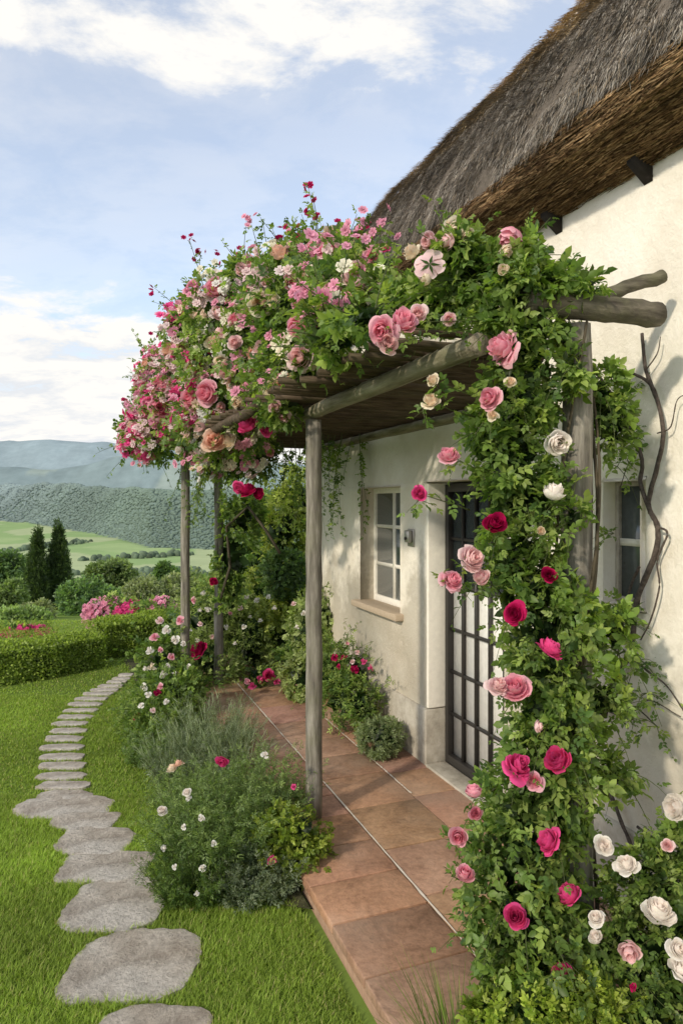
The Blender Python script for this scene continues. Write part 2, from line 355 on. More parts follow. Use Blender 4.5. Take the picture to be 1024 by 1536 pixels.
def ico():
    import bmesh
    b = bmesh.new(); bmesh.ops.create_icosphere(b, subdivisions=2, radius=1); r = np.random.default_rng(3)
    v = np.array([x.co[:] for x in b.verts])*r.uniform(.82,1.18,(len(b.verts),1)); f = [tuple(q.index for q in p.verts) for p in b.faces]; b.free(); return v, f
IV, IF = ico()
def blobs(mb, X, Y, size, col, flatz=.9):
    n = len(X); Z, _ = gh(X, Y); a = rng.uniform(0,6.28,n)
    B = np.stack([np.cos(a),np.sin(a),0*a],1); D = np.stack([-np.sin(a),np.cos(a),0*a],1); N = np.tile((0,0,1.),(n,1))
    mb.inst(IV, IF, np.stack([X,Y,Z+size*.3],1), B, D, N, size, size*rng.uniform(.8,1.2,n), size*flatz*rng.uniform(.8,1.3,n), col, np.clip(.95+.12*IV[:,2],.5,1.2))
mb = MB(); n = 14000; t = rng.uniform(-.60,.0,n); B_ = np.interp(t, TB[0], TB[1]); Y = B_*(1+.42*rng.random(n)**.8)
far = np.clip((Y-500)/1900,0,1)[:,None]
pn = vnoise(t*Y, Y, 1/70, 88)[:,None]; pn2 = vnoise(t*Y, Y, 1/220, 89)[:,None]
col = (np.array((.14,.20,.15))*(1-far)+np.array((.21,.275,.28))*far)*rng.uniform(.9,1.1,(n,1))*(.62+.3*pn+.38*pn2)  # crowns blend to blue-grey with distance, haze put into the colour
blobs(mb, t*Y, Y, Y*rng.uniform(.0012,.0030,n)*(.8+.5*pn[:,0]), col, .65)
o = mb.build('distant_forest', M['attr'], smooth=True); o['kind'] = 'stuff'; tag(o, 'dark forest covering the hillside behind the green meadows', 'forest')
mb = MB()
for (pa, pb, ya, yb, k) in ((150,300,300,360,120),(0,140,560,800,60),(120,290,480,560,70),(190,330,180,190,60),(80,200,210,240,50)):
    u = np.sort(rng.random(k)); px = pa+(pb-pa)*u+rng.normal(0,3,k); Y = ya+(yb-ya)*u+rng.normal(0,8,k)
    blobs(mb, (px-512)/FX*Y, Y, Y*rng.uniform(.002,.006,k), np.array((.11,.155,.10))*rng.uniform(.6,1.4,(k,1)), 1.1)
o = mb.build('hedgerow_trees', M['attr'], smooth=True); o['kind'] = 'stuff'; tag(o, 'far rows of dark trees dividing the valley meadows', 'trees')
# =============== STEPPING STONES
stones = [(195,1455,90,300,1514,1396),(170,1360,94,249,1403,1318),(155,1303,86,226,1328,1279),(143,1264,87,199,1286,1244),(127,1233,76,182,1247,1220),(97,1212,22,169,1231,1195),(100,1195,56,143,1205,1187)]
yy = [1180,1166,1151,1137,1123,1110,1098,1087,1077,1067,1058,1050,1043,1036,1030,1024,1019,1014]
x0s = [55,55,57,59,62,67,72,78,85,93,102,112,123,135,147,158,168,177]; x1s = [136,131,128,127,127,128,131,135,141,147,154,162,170,178,185,191,196,200]
S = [((a[2]+a[3])/2, a[2], a[3], a[4], a[5]) for a in stones]
S = [(225,130,310,1600,1511)]+S
for y, a, b in zip(yy, x0s, x1s): hh = max(1.8,(y-960)*.0265); S.append(((a+b)/2, a, b, y+hh, y-hh))
ords = ['nearest','second','third','fourth','fifth','sixth','seventh','eighth','ninth','tenth','eleventh','twelfth','thirteenth','fourteenth','fifteenth','sixteenth','seventeenth','eighteenth','nineteenth','twentieth','twenty-first','twenty-second','twenty-third','twenty-fourth','twenty-fifth','twenty-sixth','farthest']
SW = []
for i, (cx, a, b, yb, yt) in enumerate(S):
    Yn = (H-LZ)*FX/(yb-HZ); Yf = (H-LZ)*FX/(yt-HZ); Yc = (Yn+Yf)/2; x = (cx-512)/FX*Yc; hw = (b-a)/2/FX*Yc; hd = (Yf-Yn)/2
    k = 96; rings = [0,.2,.4,.6,.8,.93,1.0]; r = np.random.default_rng(i+340); top = .019
    # outline: rounded quadrilateral with one or two clipped corners and a ragged edge
    cor = [(-1+r.uniform(0,.22),-1+r.uniform(0,.12)),(1-r.uniform(0,.22),-1+r.uniform(0,.16)),(1-r.uniform(0,.12),1-r.uniform(0,.2)),(-1+r.uniform(0,.25),1-r.uniform(0,.12))]
    pol = []
    for q in range(4):
        c0_, pr_, nx_ = np.array(cor[q]), np.array(cor[q-1]), np.array(cor[(q+1)%4]); cl_ = r.uniform(.08,.26)
        pol += [c0_+(pr_-c0_)*cl_, c0_+(nx_-c0_)*cl_*r.uniform(.6,1.2)]
        mid = (c0_+nx_)/2; pol.append(mid*(1+r.uniform(-.05,.09)))
    pol = np.array(pol+[pol[0]]); sl_ = np.concatenate([[0],np.cumsum(np.linalg.norm(np.diff(pol,axis=0),axis=1))]); tq = np.arange(k)/k*sl_[-1]
    ox = np.interp(tq, sl_, pol[:,0]); oy = np.interp(tq, sl_, pol[:,1])
    sm = lambda q: (np.roll(q,1)+2*q+np.roll(q,-1))/4
    ox = sm(sm(ox)); oy = sm(sm(oy)); ox = ox*(1+sm(r.normal(0,.022,k))); oy = oy*(1+sm(r.normal(0,.03,k))); ox /= max(abs(ox)); oy /= max(abs(oy))
    SW.append((x,Yc,hw,hd,ox,oy))
    V = [(x,Yc,LZ+top)]
    for j, f in enumerate(rings[1:]):
        for q in range(k):
            X_ = x+ox[q]*f*hw; Y_ = Yc+oy[q]*f*hd
            V.append((X_, Y_, LZ+top+.010*(vnoise(X_,Y_,5,i)-.5)+.008*(vnoise(X_,Y_,17,i+9)-.5)-(.003 if f==1 else 0)))
    nt_ = len(V); last = V[-k:]
    V += last+[(p[0]+(p[0]-x)*.01,p[1]+(p[1]-Yc)*.01,LZ-.03) for p in last]
    fs = [(0,1+q,1+(q+1)%k) for q in range(k)]
    for j in range(len(rings)-2):
        for q in range(k): fs.append((1+j*k+q, 1+(j+1)*k+q, 1+(j+1)*k+(q+1)%k, 1+j*k+(q+1)%k))
    for q in range(k): fs.append((nt_+q, nt_+k+q, nt_+k+(q+1)%k, nt_+(q+1)%k))
    mb = MB(); mb.faces(V, fs); c0 = np.array((x,Yc,LZ)); mb.v[0] = mb.v[0]-c0
    o = mb.build('stepping_stone', M['stone'], smooth=True); o.location = c0
    w_ = ords[i] if i < len(S)-1 else 'farthest'
    tag(o, f"{'wide rough grey slab' if i<8 else 'narrow flat grey slab'} in the lawn, {w_} stepping stone{'' if i in (0,len(S)-1) else ' counting from the camera'}", 'stepping stone', 'stepping stones curving across the lawn')
# =============== LAWN GRASS
def bed_edge(s): return np.interp(s, [2.9,3.12,3.3,3.6,4.2,5.2,6.9,8.2,9.5],[1.2,1.02,.72,.42,.44,.56,.50,.48,.4])
def grass(n, y0, y1, x0f, x1f, hgt, wid, oxm=.995):
    y = y0+(y1-y0)*rng.random(n)**.85; x = (x0f+(x1f-x0f)*rng.random(n))*y
    o = CA*x+SA*y; k = o < oxm+.0
    for (sx,sy,hw,hd,ox,oy) in SW:
        dx = (x-sx)/hw; dy = (y-sy)/hd; nb = (np.abs(dx)<1.2)&(np.abs(dy)<1.2)
        an = np.arctan2(dy,dx); ang = np.arctan2(oy,ox); od_ = np.argsort(ang); lim = np.interp(an, ang[od_], np.hypot(ox,oy)[od_], period=2*np.pi)
        k &= ~(nb & (np.hypot(dx,dy) < lim*.985))
    s = -SA*x+CA*y; k &= ~(o > bed_edge(s)+.12)
    x, y = x[k], y[k]; n = len(x)
    pt = vnoise(x,y,1.3,51); p2 = vnoise(x,y,6,52)
    a = rng.uniform(0,6.28,n); lean = rng.uniform(.1,.9,n)
    D = nz(np.stack([np.cos(a)*lean, np.sin(a)*lean, np.ones(n)],1)); N = nz(np.stack([np.cos(a),np.sin(a),-lean],1)); B = np.cross(D,N)
    c = np.array((.30,.42,.075))*(.70+.45*pt+.2*p2)[:,None]*rng.uniform(.7,1.25,(n,1)); c[rng.random(n)<.06] = (.48,.46,.20)
    hh = hgt*rng.uniform(.5,1.25,n)*(.75+.5*p2); return np.stack([x,y,np.full(n,LZ)],1), B, D, N, wid*rng.uniform(.7,1.3,n), hh, c
mb = MB()
for args in ((220000,2.2,4.6,-.60,.14,.032,.0040),(120000,4.6,7.0,-.60,.05,.024,.0065),(70000,7,11.5,-.62,0,.020,.013)):
    p, B, D, N, w_, h_, c = grass(*args); mb.inst(BLADE[0], BLADE[1], p, B, D, N, w_, h_, h_, c, (.7,.7,.95,.95,1.1))
o = mb.build('lawn_grass', M['grass']); o['kind'] = 'stuff'; tag(o, 'short green lawn grass around the stepping stones', 'grass')
mb = MB(); ss_ = np.linspace(3.1,9,30); V = [W(bed_edge(s)+.08,s,LZ+.006) for s in ss_]+[W(1.03,s,LZ+.03) for s in ss_]
mb.faces(V, [(i,i+30,i+31,i+1) for i in range(29)]); o = mb.build('soil', M['soil']); o['kind'] = 'structure'
# =============== PATIO
mb = MB(); mb.box(1.05,2.42,.3,8.2,-.2,-.045,(.26,.17,.11)); o = mb.build('patio', M['patio_side']); o['kind'] = 'structure'
mb = MB(); r = np.random.default_rng(5)
cols = [1.035,1.51,1.97,2.44]
for ci in range(3):
    s = .3+ci*.17
    while s < 8.2:
        ln = r.uniform(.27,.40) if ci == 0 else r.uniform(.38,.56); g_ = .0045; base = np.array((.52,.315,.215))*r.uniform(.78,1.12)*np.array((1,r.uniform(.92,1.08),r.uniform(.88,1.12)))
        mb.box(cols[ci]+(0 if ci==0 else .002), cols[ci+1]-.002, s+g_, s+ln-g_, -.05, r.uniform(-.004,.002), base); s += ln
o = mb.build('patio_slabs', M['tile'], bevel=.006); o['kind'] = 'structure'
mb = MB()
for oc, s0, s1 in ((1.51,.5,7.8),(1.97,3.9,5.6)):
    V = []; k = 90
    for s in np.linspace(s0,s1,k):
        w_ = .0045*(.5+1.0*r.random()); V += [W(oc-w_+r.normal(0,.0012),s,.0045), W(oc+w_+r.normal(0,.0012),s,.0045)]
    mb.faces(V, [(2*i,2*i+1,2*i+3,2*i+2) for i in range(k-1)])
o = mb.build('patio_joint_line', M['mortar']); o['kind'] = 'structure'
mb = MB(); mb.box(1.052,2.42,.32,8.15,-.044,-.012); o = mb.build('patio_grout', M['grout']); o['kind'] = 'structure'
# =============== COTTAGE
OW = 2.304; WT = 3.40
cot = thing('cottage', 'cream plastered cottage with thick brown thatched roof beside the terracotta patio', 'cottage', W(OW+1.5,3,-.12))
def child(mbx, nm, m, par, bevel=0, smooth=False):
    q = mbx.build(nm, m, None, bevel=bevel, smooth=smooth); q.parent = par; q.data.transform(Matrix.Translation([-float(a) for a in cot.location])); return q
opens = [(4.75,5.55,1.0,1.98,.126),(3.37,4.316,0.0,2.0,.15),(2.32,2.545,1.39,1.95,.06)]
sv = sorted(set([-1.6,6.62]+[a for q in opens for a in q[:2]])); zv = sorted(set([-.12,WT]+[a for q in opens for a in q[2:4]]))
mb = MB()
for i in range(len(sv)-1):
    for j in range(len(zv)-1):
        cs = (sv[i]+sv[i+1])/2; cz = (zv[j]+zv[j+1])/2; op = [q for q in opens if q[0]<cs<q[1] and q[2]<cz<q[3]]
        if not op: mb.faces(WA([(OW,sv[i],zv[j]),(OW,sv[i],zv[j+1]),(OW,sv[i+1],zv[j+1]),(OW,sv[i+1],zv[j])]), [(0,1,2,3)])
for s0,s1,z0,z1,dp in opens:
    e = OW+dp+.05
    for quad in ([(OW,s1,z0),(OW,s1,z1),(e,s1,z1),(e,s1,z0)],[(OW,s0,z0),(e,s0,z0),(e,s0,z1),(OW,s0,z1)],[(OW,s0,z1),(e,s0,z1),(e,s1,z1),(OW,s1,z1)],[(OW,s0,z0),(OW,s1,z0),(e,s1,z0),(e,s0,z0)]):
        mb.faces(WA(quad), [(0,1,2,3)])
OB = 6.4
mb.faces(WA([(OW,6.62,-.12),(OW,6.62,WT),(4.3,6.62,5.9),(OB,6.62,WT),(OB,6.62,-.12)]), [(0,1,2,3,4)])
mb.faces(WA([(OW,-1.6,-.12),(OB,-1.6,-.12),(OB,-1.6,WT),(4.3,-1.6,5.9),(OW,-1.6,WT)]), [(0,1,2,3,4)])
mb.faces(WA([(OB,-1.6,-.12),(OB,6.62,-.12),(OB,6.62,WT),(OB,-1.6,WT)]), [(0,1,2,3)])
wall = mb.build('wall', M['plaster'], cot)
wm = wall.modifiers.new('w','WELD'); wm.merge_threshold = .001
bv = wall.modifiers.new('b','BEVEL'); bv.width = .02; bv.segments = 3; bv.limit_method = 'ANGLE'
mb = MB()
for s0, s1 in ((4.316,6.64),(-1.6,3.37)): mb.box(OW-.022,OW+.12,s0,s1,-.12,.39)
mb.build('plinth', M['plinth'], cot, bevel=.012)
def window(s0,s1,z0,z1,o,nc,nrw,lab,sill=True,fw=.045,bw=.02,mt='white_paint'):
    wmb = MB(); wmb.box(o,o+.05,s0,s0+fw,z0,z1); wmb.box(o,o+.05,s1-fw,s1,z0,z1); wmb.box(o,o+.05,s0+fw,s1-fw,z1-fw,z1); wmb.box(o,o+.05,s0+fw,s1-fw,z0,z0+fw*1.2)
    win = wmb.build('window', M[mt], cot, bevel=.004); win['label'] = lab
    b = MB()
    for i in range(1,nc): c = s0+(s1-s0)*i/nc; b.box(o+.008,o+.04,c-bw,c+bw,z0+fw,z1-fw)
    for i in range(1,nrw): c = z0+(z1-z0)*i/nrw; b.box(o+.010,o+.038,s0+fw,s1-fw,c-bw*.75,c+bw*.75)
    child(b,'glazing_bar',M['white_paint'],win)
    b = MB(); b.box(o+.02,o+.028,s0+fw,s1-fw,z0+fw,z1-fw); child(b,'pane',M['glass_dark'],win)
    if sill: b = MB(); b.box(OW-.07,o,s0-.06,s1+.05,z0-.05,z0+.003); child(b,'sill',M['sill'],win,.008)
    return win
window(4.75,5.55,1.0,1.98,OW+.126,2,3,'white six-paned window left of the door')
window(2.32,2.545,1.39,1.95,OW+.05,1,2,'narrow two-paned window behind the bare vine',False,.022,.022,'old_paint')
od = OW+.15; mb = MB(); mb.box(od+.03,od+.045,3.38,4.29,0.01,1.99)
door = mb.build('door', M['curtain'], cot); door['label'] = 'black barred glass door with pale curtain'
mb = MB()
for a,b,c,d in ((3.375,3.43,0,1.985),(4.25,4.29,0,1.985),(3.43,4.25,1.93,1.985),(3.43,4.25,.0,.07)): mb.box(od-.02,od+.028,a,b,c,d)
child(mb,'door_frame',M['black_metal'],door,.004)
for k in range(1,5): mb = MB(); c = 3.43+.82*k/5; mb.box(od-.002,od+.022,c-.009,c+.009,.07,1.93); child(mb,'bar',M['black_metal'],door)
for c in (.36,.66,.96,1.27,1.6): mb = MB(); mb.box(od+.001,od+.019,3.43,4.25,c-.010,c+.010); child(mb,'crossbar',M['black_metal'],door)
mb = MB(); mb.box(od+.024,od+.029,3.43,4.25,1.275,1.93); child(mb,'upper_pane',M['glass_dark'],door)
mb = MB(); mb.tube([W(od-.05,3.5,.95),W(od-.05,3.5,1.1)],.01,8); mb.tube([W(od-.05,3.5,1.02),W(od,3.5,1.02)],.008,8); child(mb,'door_handle',M['steel'],door)
mb = MB(); mb.box(OW-.004,od+.03,4.292,4.322,.395,1.992); mb.build('lit_reveal_panel', M['lit_plaster'], cot, bevel=.008)  # panel added over the jamb, its paler colour standing in for sunlight
mb = MB(); mb.box(OW-.024,od+.03,4.290,4.324,-.02,.388); mb.build('door_reveal_base', M['plinth'], cot, bevel=.008)
mb = MB(); mb.box(OW-.03,od-.021,3.38,4.285,-.02,.012); mb.build('doorstep', M['plinth'], cot, bevel=.006)
for s, z in ((2.29,3.315),(2.88,3.315)):
    mb = MB(); V = WA([(OW-.10,s-.024,z),(OW-.10,s+.024,z),(OW-.10,s-.024,z+.03),(OW-.10,s+.024,z+.03),(OW-.002,s-.024,z-.075),(OW-.002,s+.024,z-.075),(OW-.002,s-.024,z+.03),(OW-.002,s+.024,z+.03)])
    mb.faces(V,[(0,1,3,2),(4,6,7,5),(0,4,5,1),(2,3,7,6),(0,2,6,4),(1,5,7,3)]); mb.build('rafter_end', M['dark_timber'], cot)
lamp = thing('wall_bell', 'small grey metal bell box fixed on the wall between window and door', 'bell', W(OW-.01,4.55,1.58))
mb = MB(); mb.box(OW-.014,OW-.001,4.50,4.60,1.53,1.66); mb.build('backplate', M['steel'], lamp, bevel=.004)
mb = MB(); mb.box(OW-.05,OW-.0145,4.515,4.585,1.56,1.65); mb.build('housing', M['steel'], lamp, bevel=.008)
mb = MB(); mb.tube([W(OW-.05,4.55,1.59),W(OW-.062,4.55,1.59)],.011,10); mb.build('button', M['black_metal'], lamp)
# roof
prof = [(2.33,3.325),(2.26,3.335),(2.15,3.38),(2.05,3.43),(2.02,3.50),(2.05,3.64),(2.13,3.84),(2.24,4.05),(2.38,4.28),(2.52,4.46),(2.7,4.66),(3.1,5.09),(3.6,5.62),(4.15,6.20),(4.32,6.32),(4.5,6.2),(5.2,5.45),(6.0,4.6),(6.9,3.4),(6.6,3.2)]
pf = np.array(prof); kk = 150; sarr = np.linspace(-2.2,6.95,kk); mb = MB(); V = []
for i, s in enumerate(sarr):
    for j, (o_, z_) in enumerate(prof):
        w_ = .05*(vnoise(s, j, 1.2, 60)-.5)+.03*(vnoise(s,j*3,5,61)-.5)
        if j < 2: w_ = 0
        V.append(W(o_+w_*.5, s+(.05*(vnoise(j,1,1,4)-.5) if i==kk-1 else 0), z_+w_))
nj = len(prof); fs = [(i*nj+j, i*nj+j+1, (i+1)*nj+j+1, (i+1)*nj+j) for i in range(kk-1) for j in range(nj-1)]
fs.append(tuple((kk-1)*nj+j for j in range(nj))); fs.append(tuple(range(nj-1,-1,-1)))
cc = []
for i in range(kk):
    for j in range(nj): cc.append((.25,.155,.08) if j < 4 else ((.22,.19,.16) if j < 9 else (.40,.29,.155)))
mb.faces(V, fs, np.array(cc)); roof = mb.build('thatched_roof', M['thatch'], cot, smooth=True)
arc = np.concatenate([[0],np.cumsum(np.linalg.norm(np.diff(pf,axis=0),axis=1))])
def straw(n, a0, a1, L, wd, fdir, cols_, s0=0.2, s1=6.97, lift=.1, w=None, jitter=.12, thick=.03, lay=.05, band=0):
    a = rng.uniform(a0,a1,n); s = rng.uniform(s0,s1,n)
    o_ = np.interp(a,arc,pf[:,0]); z_ = np.interp(a,arc,pf[:,1]); t_o = np.interp(a+.02,arc,pf[:,0])-np.interp(a-.02,arc,pf[:,0]); t_z = np.interp(a+.02,arc,pf[:,1])-np.interp(a-.02,arc,pf[:,1])
    T = nz(np.stack([t_o,0*t_o,t_z],1)); Nr = np.stack([-T[:,2],0*t_o,T[:,0]],1)
    ly = (vnoise(s,a*2,2.2,66)-.4)*lay+(vnoise(s*2.2,a*1.2,5,68)-.5)*lay*.8
    p = np.stack([o_,s,z_],1)+Nr*rng.uniform(0,thick,n)[:,None]+Nr*ly[:,None]
    if fdir == 'down': D = -T+Nr*lift*rng.uniform(0,1.5,n)[:,None]+rng.normal(0,jitter,(n,3))
    else: D = np.stack([0*s,np.sign(rng.random(n)-.5),0*s],1)+rng.normal(0,jitter,(n,3))*np.array([1,1,.6])
    sh = .62+.4*vnoise(s*1.0,a*.35,9,67)+.4*vnoise(s*2.4,a*.9,11,69)
    if band: sh = sh*(.40+.95*vnoise(a*1.0,s*.08,band,71))
    p = WA(p); D = WA(D); Nr = WA(Nr)
    B, D, N = frames(D, Nr)
    return p, B, D, N, wd*rng.uniform(.5,1.4,n), L*rng.uniform(.5,1.4,n), pick(n, cols_, w, .3)*sh[:,None]
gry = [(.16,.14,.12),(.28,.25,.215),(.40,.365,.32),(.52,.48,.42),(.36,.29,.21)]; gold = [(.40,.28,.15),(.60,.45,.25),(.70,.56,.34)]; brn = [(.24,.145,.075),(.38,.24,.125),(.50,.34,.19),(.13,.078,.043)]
mb = MB()
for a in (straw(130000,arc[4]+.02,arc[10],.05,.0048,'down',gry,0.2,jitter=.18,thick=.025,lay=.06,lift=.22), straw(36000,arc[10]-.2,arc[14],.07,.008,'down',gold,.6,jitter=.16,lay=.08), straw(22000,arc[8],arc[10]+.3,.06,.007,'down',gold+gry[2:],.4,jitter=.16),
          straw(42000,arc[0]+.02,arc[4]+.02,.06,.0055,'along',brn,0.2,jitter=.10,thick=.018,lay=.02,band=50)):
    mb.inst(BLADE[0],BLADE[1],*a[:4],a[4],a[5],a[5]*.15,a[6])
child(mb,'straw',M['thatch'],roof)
# =============== PERGOLA
per = thing('pergola', 'weathered grey log pergola carrying the climbing roses over the patio', 'pergola', W(1.29,3.82,0))
def logpts(a, b, n=12, j=.006):
    t = np.linspace(0,1,n)[:,None]; return a+(b-a)*t+rng.normal(0,j,(n,3))*np.array([1,1,.6])
for (o_,s_,z0,z1,r0,r1) in ((1.29,3.82,0,2.34,.050,.047),(1.33,6.98,-.12,2.42,.048,.043),(.96,6.75,-.12,2.42,.045,.043),(1.70,2.03,0,2.5,.060,.054)):
    mb = MB(); mb.tube(logpts(W(o_,s_,z0),W(o_,s_,z1),16,.003), np.linspace(r0,r1,16), 14, jit=.07); q = mb.build('post', M['post_wood'], per, smooth=True)
mb = MB(); pts = logpts(W(1.29,2.03,2.40),W(1.29,7.2,2.385),24,.004); mb.tube(pts,.042,7,jit=.10); mb.build('beam', M['beam_wood'], per, smooth=False)
mb = MB(); mb.tube(logpts(W(.95,3.9,2.40),W(.95,7.1,2.40),20,.005),.034,9,jit=.08); mb.build('beam', M['rung_wood'], per, smooth=True)
mb = MB(); mb.tube(logpts(W(2.24,3.1,2.40),W(2.24,6.9,2.40),20,.003),.035,9,jit=.08); mb.build('beam', M['beam_wood'], per, smooth=True)
mb = MB(); mb.tube(logpts(W(1.45,2.0,2.555),W(2.05,2.0,2.57),16,.004),np.linspace(.044,.048,16),14,jit=.06); mb.build('crossbeam', M['log_wood'], per, smooth=True)
mb = MB(); mb.tube(logpts(P(840,468,2.62),P(992,413,2.74),12,.004),.027,12,jit=.06); mb.build('crossbeam', M['log_wood'], per, smooth=True)
s = 2.16
while s < 7.05:
    mb = MB(); o0 = np.interp(s,[2.1,2.6,3.2,4.2,7],[1.06,1.05,.98,.92,.88])+rng.normal(0,.03); o1 = np.interp(s,[2.1,2.7,3.1],[1.72,1.85,2.29])
    mb.tube(logpts(W(o0,s+rng.normal(0,.012),2.45+rng.normal(0,.006)),W(o1,s+rng.normal(0,.015),2.45),7,.004),.0155+rng.uniform(-.004,.005),7,jit=.15)
    mb.build('rung', M['rung_wood'], per, smooth=True); s += rng.uniform(.070,.095)
# =============== ROSES
def E(px, py, rx, ry, Y, dy): return (P(px,py,Y), np.array([rx/FX*Y, dy, ry/FX*Y]))
def rand_bloom_pos(ells, n, out=1.05, face=(-.3,-.9,.2), maxpx=None):
    res = []; fc = nz(np.array(face)); wts = np.array([e[1][0]*e[1][2] for e in ells]); wts /= wts.sum()
    while len(res) < n:
        e = ells[rng.choice(len(ells), p=wts)]; u = nz(rng.normal(size=3))
        if u@fc < .15: continue
        p = e[0]+u*e[1]*out
        if maxpx and p[0]/p[1]*FX+512 > maxpx: continue
        if any((np.abs((p-q[0])/q[1])**2).sum() < .85 for q in ells): continue
        res.append((p, nz(u/e[1])))
    return res
WC = [.12,.32,.34,.22]
colE = [E(792,535,44,34,2.48,.10),E(780,585,48,40,2.48,.10),E(760,640,46,42,2.5,.10),E(770,700,50,45,2.48,.11),E(790,760,50,45,2.46,.11),E(784,825,48,45,2.46,.12),E(794,885,52,45,2.44,.12),E(812,945,54,45,2.4,.13),E(826,1010,54,48,2.38,.15),E(830,1075,56,50,2.38,.15),E(830,1135,58,50,2.38,.15),E(812,1200,66,50,2.37,.16),E(792,1265,72,48,2.36,.17),E(784,1335,74,48,2.34,.17),E(790,1400,78,45,2.33,.17),E(796,1450,74,35,2.3,.17),
        E(918,640,22,42,2.6,.06),E(902,585,18,24,2.58,.05),E(895,1050,28,44,2.5,.09),E(920,950,17,36,2.6,.06),E(912,1160,24,22,2.5,.07),E(858,925,22,32,2.4,.05),E(858,780,10,26,2.38,.03),E(862,560,14,24,2.4,.04)]
cr = thing('climbing_rose', 'climbing rose with hot pink, crimson and white blooms covering the near right pergola post', 'rose plant', W(1.66,1.93,0))
mL = MB()
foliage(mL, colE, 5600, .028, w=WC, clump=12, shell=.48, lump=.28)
for k in range(150):
    e = colE[rng.integers(len(colE))]; u = nz(rng.normal(size=3)+np.array([-.2,-.5,0])); u2 = u+np.array([0,0,rng.uniform(-.5,.3)])
    if u2[0] > .3 and e[0][2] > 1.4: u2[0] *= -.6
    shoot(mL, mL, e[0]+u*e[1]*.8, u2, rng.uniform(.08,.22), .026, rng.uniform(.2,.8), .0025, w=[.08,.25,.37,.30])
CB = [(752,521,52,'pink'),(733,597,40,'pink'),(673,683,36,'pink'),(836,663,46,'white'),(830,740,42,'white'),(742,785,44,'crimson'),(822,862,28,'crimson'),(708,838,42,'pale'),(679,870,32,'pink'),(722,866,32,'pale'),(770,920,32,'crimson'),(824,973,38,'hot'),(773,1030,46,'pink'),(747,1028,32,'pale'),(778,1148,42,'hot'),(835,1140,44,'hot'),(800,1171,28,'pink'),(821,1262,40,'hot'),(853,1342,38,'hot'),(773,1375,38,'hot'),(842,1460,38,'hot'),(687,1255,30,'pink'),(697,1310,30,'pink'),(710,1188,28,'pink'),(713,1220,24,'pink'),(628,740,22,'hot'),(811,796,18,'cream'),(738,622,20,'cream'),(765,572,18,'cream'),(648,570,22,'cream'),(645,600,26,'cream'),(806,1090,20,'pale')]
for px,py,sz,c in CB:
    Y = 2.16 if py > 900 else 2.24
    bloom(cr, P(px,py,Y), sz/FX*Y, c)
for px,py,sz,c in CB:
    Y = 2.25; q = P(px,py,Y); base = P(px*.5+390 if px<780 else px-8, py+25, 2.42); d = q-base; n_ = np.linalg.norm(d)
    shoot(mL, mL, base, d, n_, .026, 0, .003, w=[.1,.3,.35,.25])
    # a few leaves framing each bloom
    for h in range(2): shoot(mL, mL, P(px+rng.normal(0,8),py+10,Y+.03), (rng.normal(0,.8),-.3,rng.normal(0,.6)), .06, .024, .2, .002, w=[.1,.3,.35,.25])
mL.build('foliage', M['leaf'], cr)
for a in range(4):
    mS = MB(); t = np.linspace(0,1,26); ph = rng.uniform(0,6.28); R = rng.uniform(.07,.085)
    mS.tube(np.stack([.86+R*np.cos(ph+t*6), 2.5+R*np.sin(ph+t*6), t*2.5],1), .008*(1-.4*t), 6, (.09,.075,.05)); mS.build('stem', M['attr'], cr, smooth=True)
nE = [E(865,435,24,14,2.55,.10),E(810,440,36,24,2.5,.14),E(755,437,36,34,2.5,.15),E(700,425,36,30,2.6,.16),E(690,390,30,20,2.6,.14),E(750,485,30,18,2.45,.08),E(800,495,32,20,2.45,.08),E(650,450,34,20,2.75,.15),E(770,395,24,18,2.55,.12),E(610,455,33,20,2.9,.18)]
nr_ = thing('climbing_rose', 'bushy climbing rose with pale pink and cream blooms atop the near end of the pergola', 'rose plant', W(1.6,2.2,2.5))
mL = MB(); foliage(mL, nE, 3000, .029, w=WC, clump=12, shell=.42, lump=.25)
for k in range(100):
    e = nE[rng.integers(len(nE))]; u = nz(rng.normal(size=3)+np.array([0,-.3,.4])); shoot(mL, mL, e[0]+u*e[1]*.8, u, rng.uniform(.08,.21), .027, rng.uniform(-.1,.6), .003, w=[.08,.25,.37,.30])
for px,py,sz,c,Y in ((767,355,44,'pink',2.4),(642,402,48,'pale',2.45),(680,342,32,'cream',2.5),(643,362,30,'pale',2.55),(672,362,28,'pale',2.45),(605,482,44,'pink',2.2),(572,497,46,'pink',2.15),(582,515,36,'pale',2.15),(625,470,28,'pale',2.3),(674,478,20,'pale',2.3),(618,378,28,'cream',2.55),(700,352,24,'cream',2.45),(757,378,24,'cream',2.35),(755,405,20,'cream',2.3),(640,420,24,'cream',2.4)):
    q = P(px,py,Y); bloom(nr_, q, sz/FX*Y, c); e = min(nE, key=lambda e: np.linalg.norm(e[0]-q)); shoot(mL, mL, e[0], q-e[0], np.linalg.norm(q-e[0]), .026, 0, .003, w=[.1,.25,.35,.3])
mL.build('foliage', M['leaf'], nr_)
mE = [E(570,450,42,26,3.2,.22),E(520,455,50,32,3.5,.3),E(500,420,50,32,3.9,.35),E(455,470,52,50,4.1,.32),E(420,460,45,42,4.4,.35),E(425,540,34,50,4.2,.22),E(405,600,30,40,4.6,.25),E(445,415,45,32,4.4,.35),E(535,415,40,26,3.8,.28),E(480,385,34,22,4.1,.25),E(490,490,36,22,3.1,.18),E(462,545,30,36,3.4,.16),E(385,530,48,60,4.8,.35),E(550,475,42,12,2.55,.10),E(425,605,22,30,4.0,.14),E(505,510,30,20,2.85,.10)]
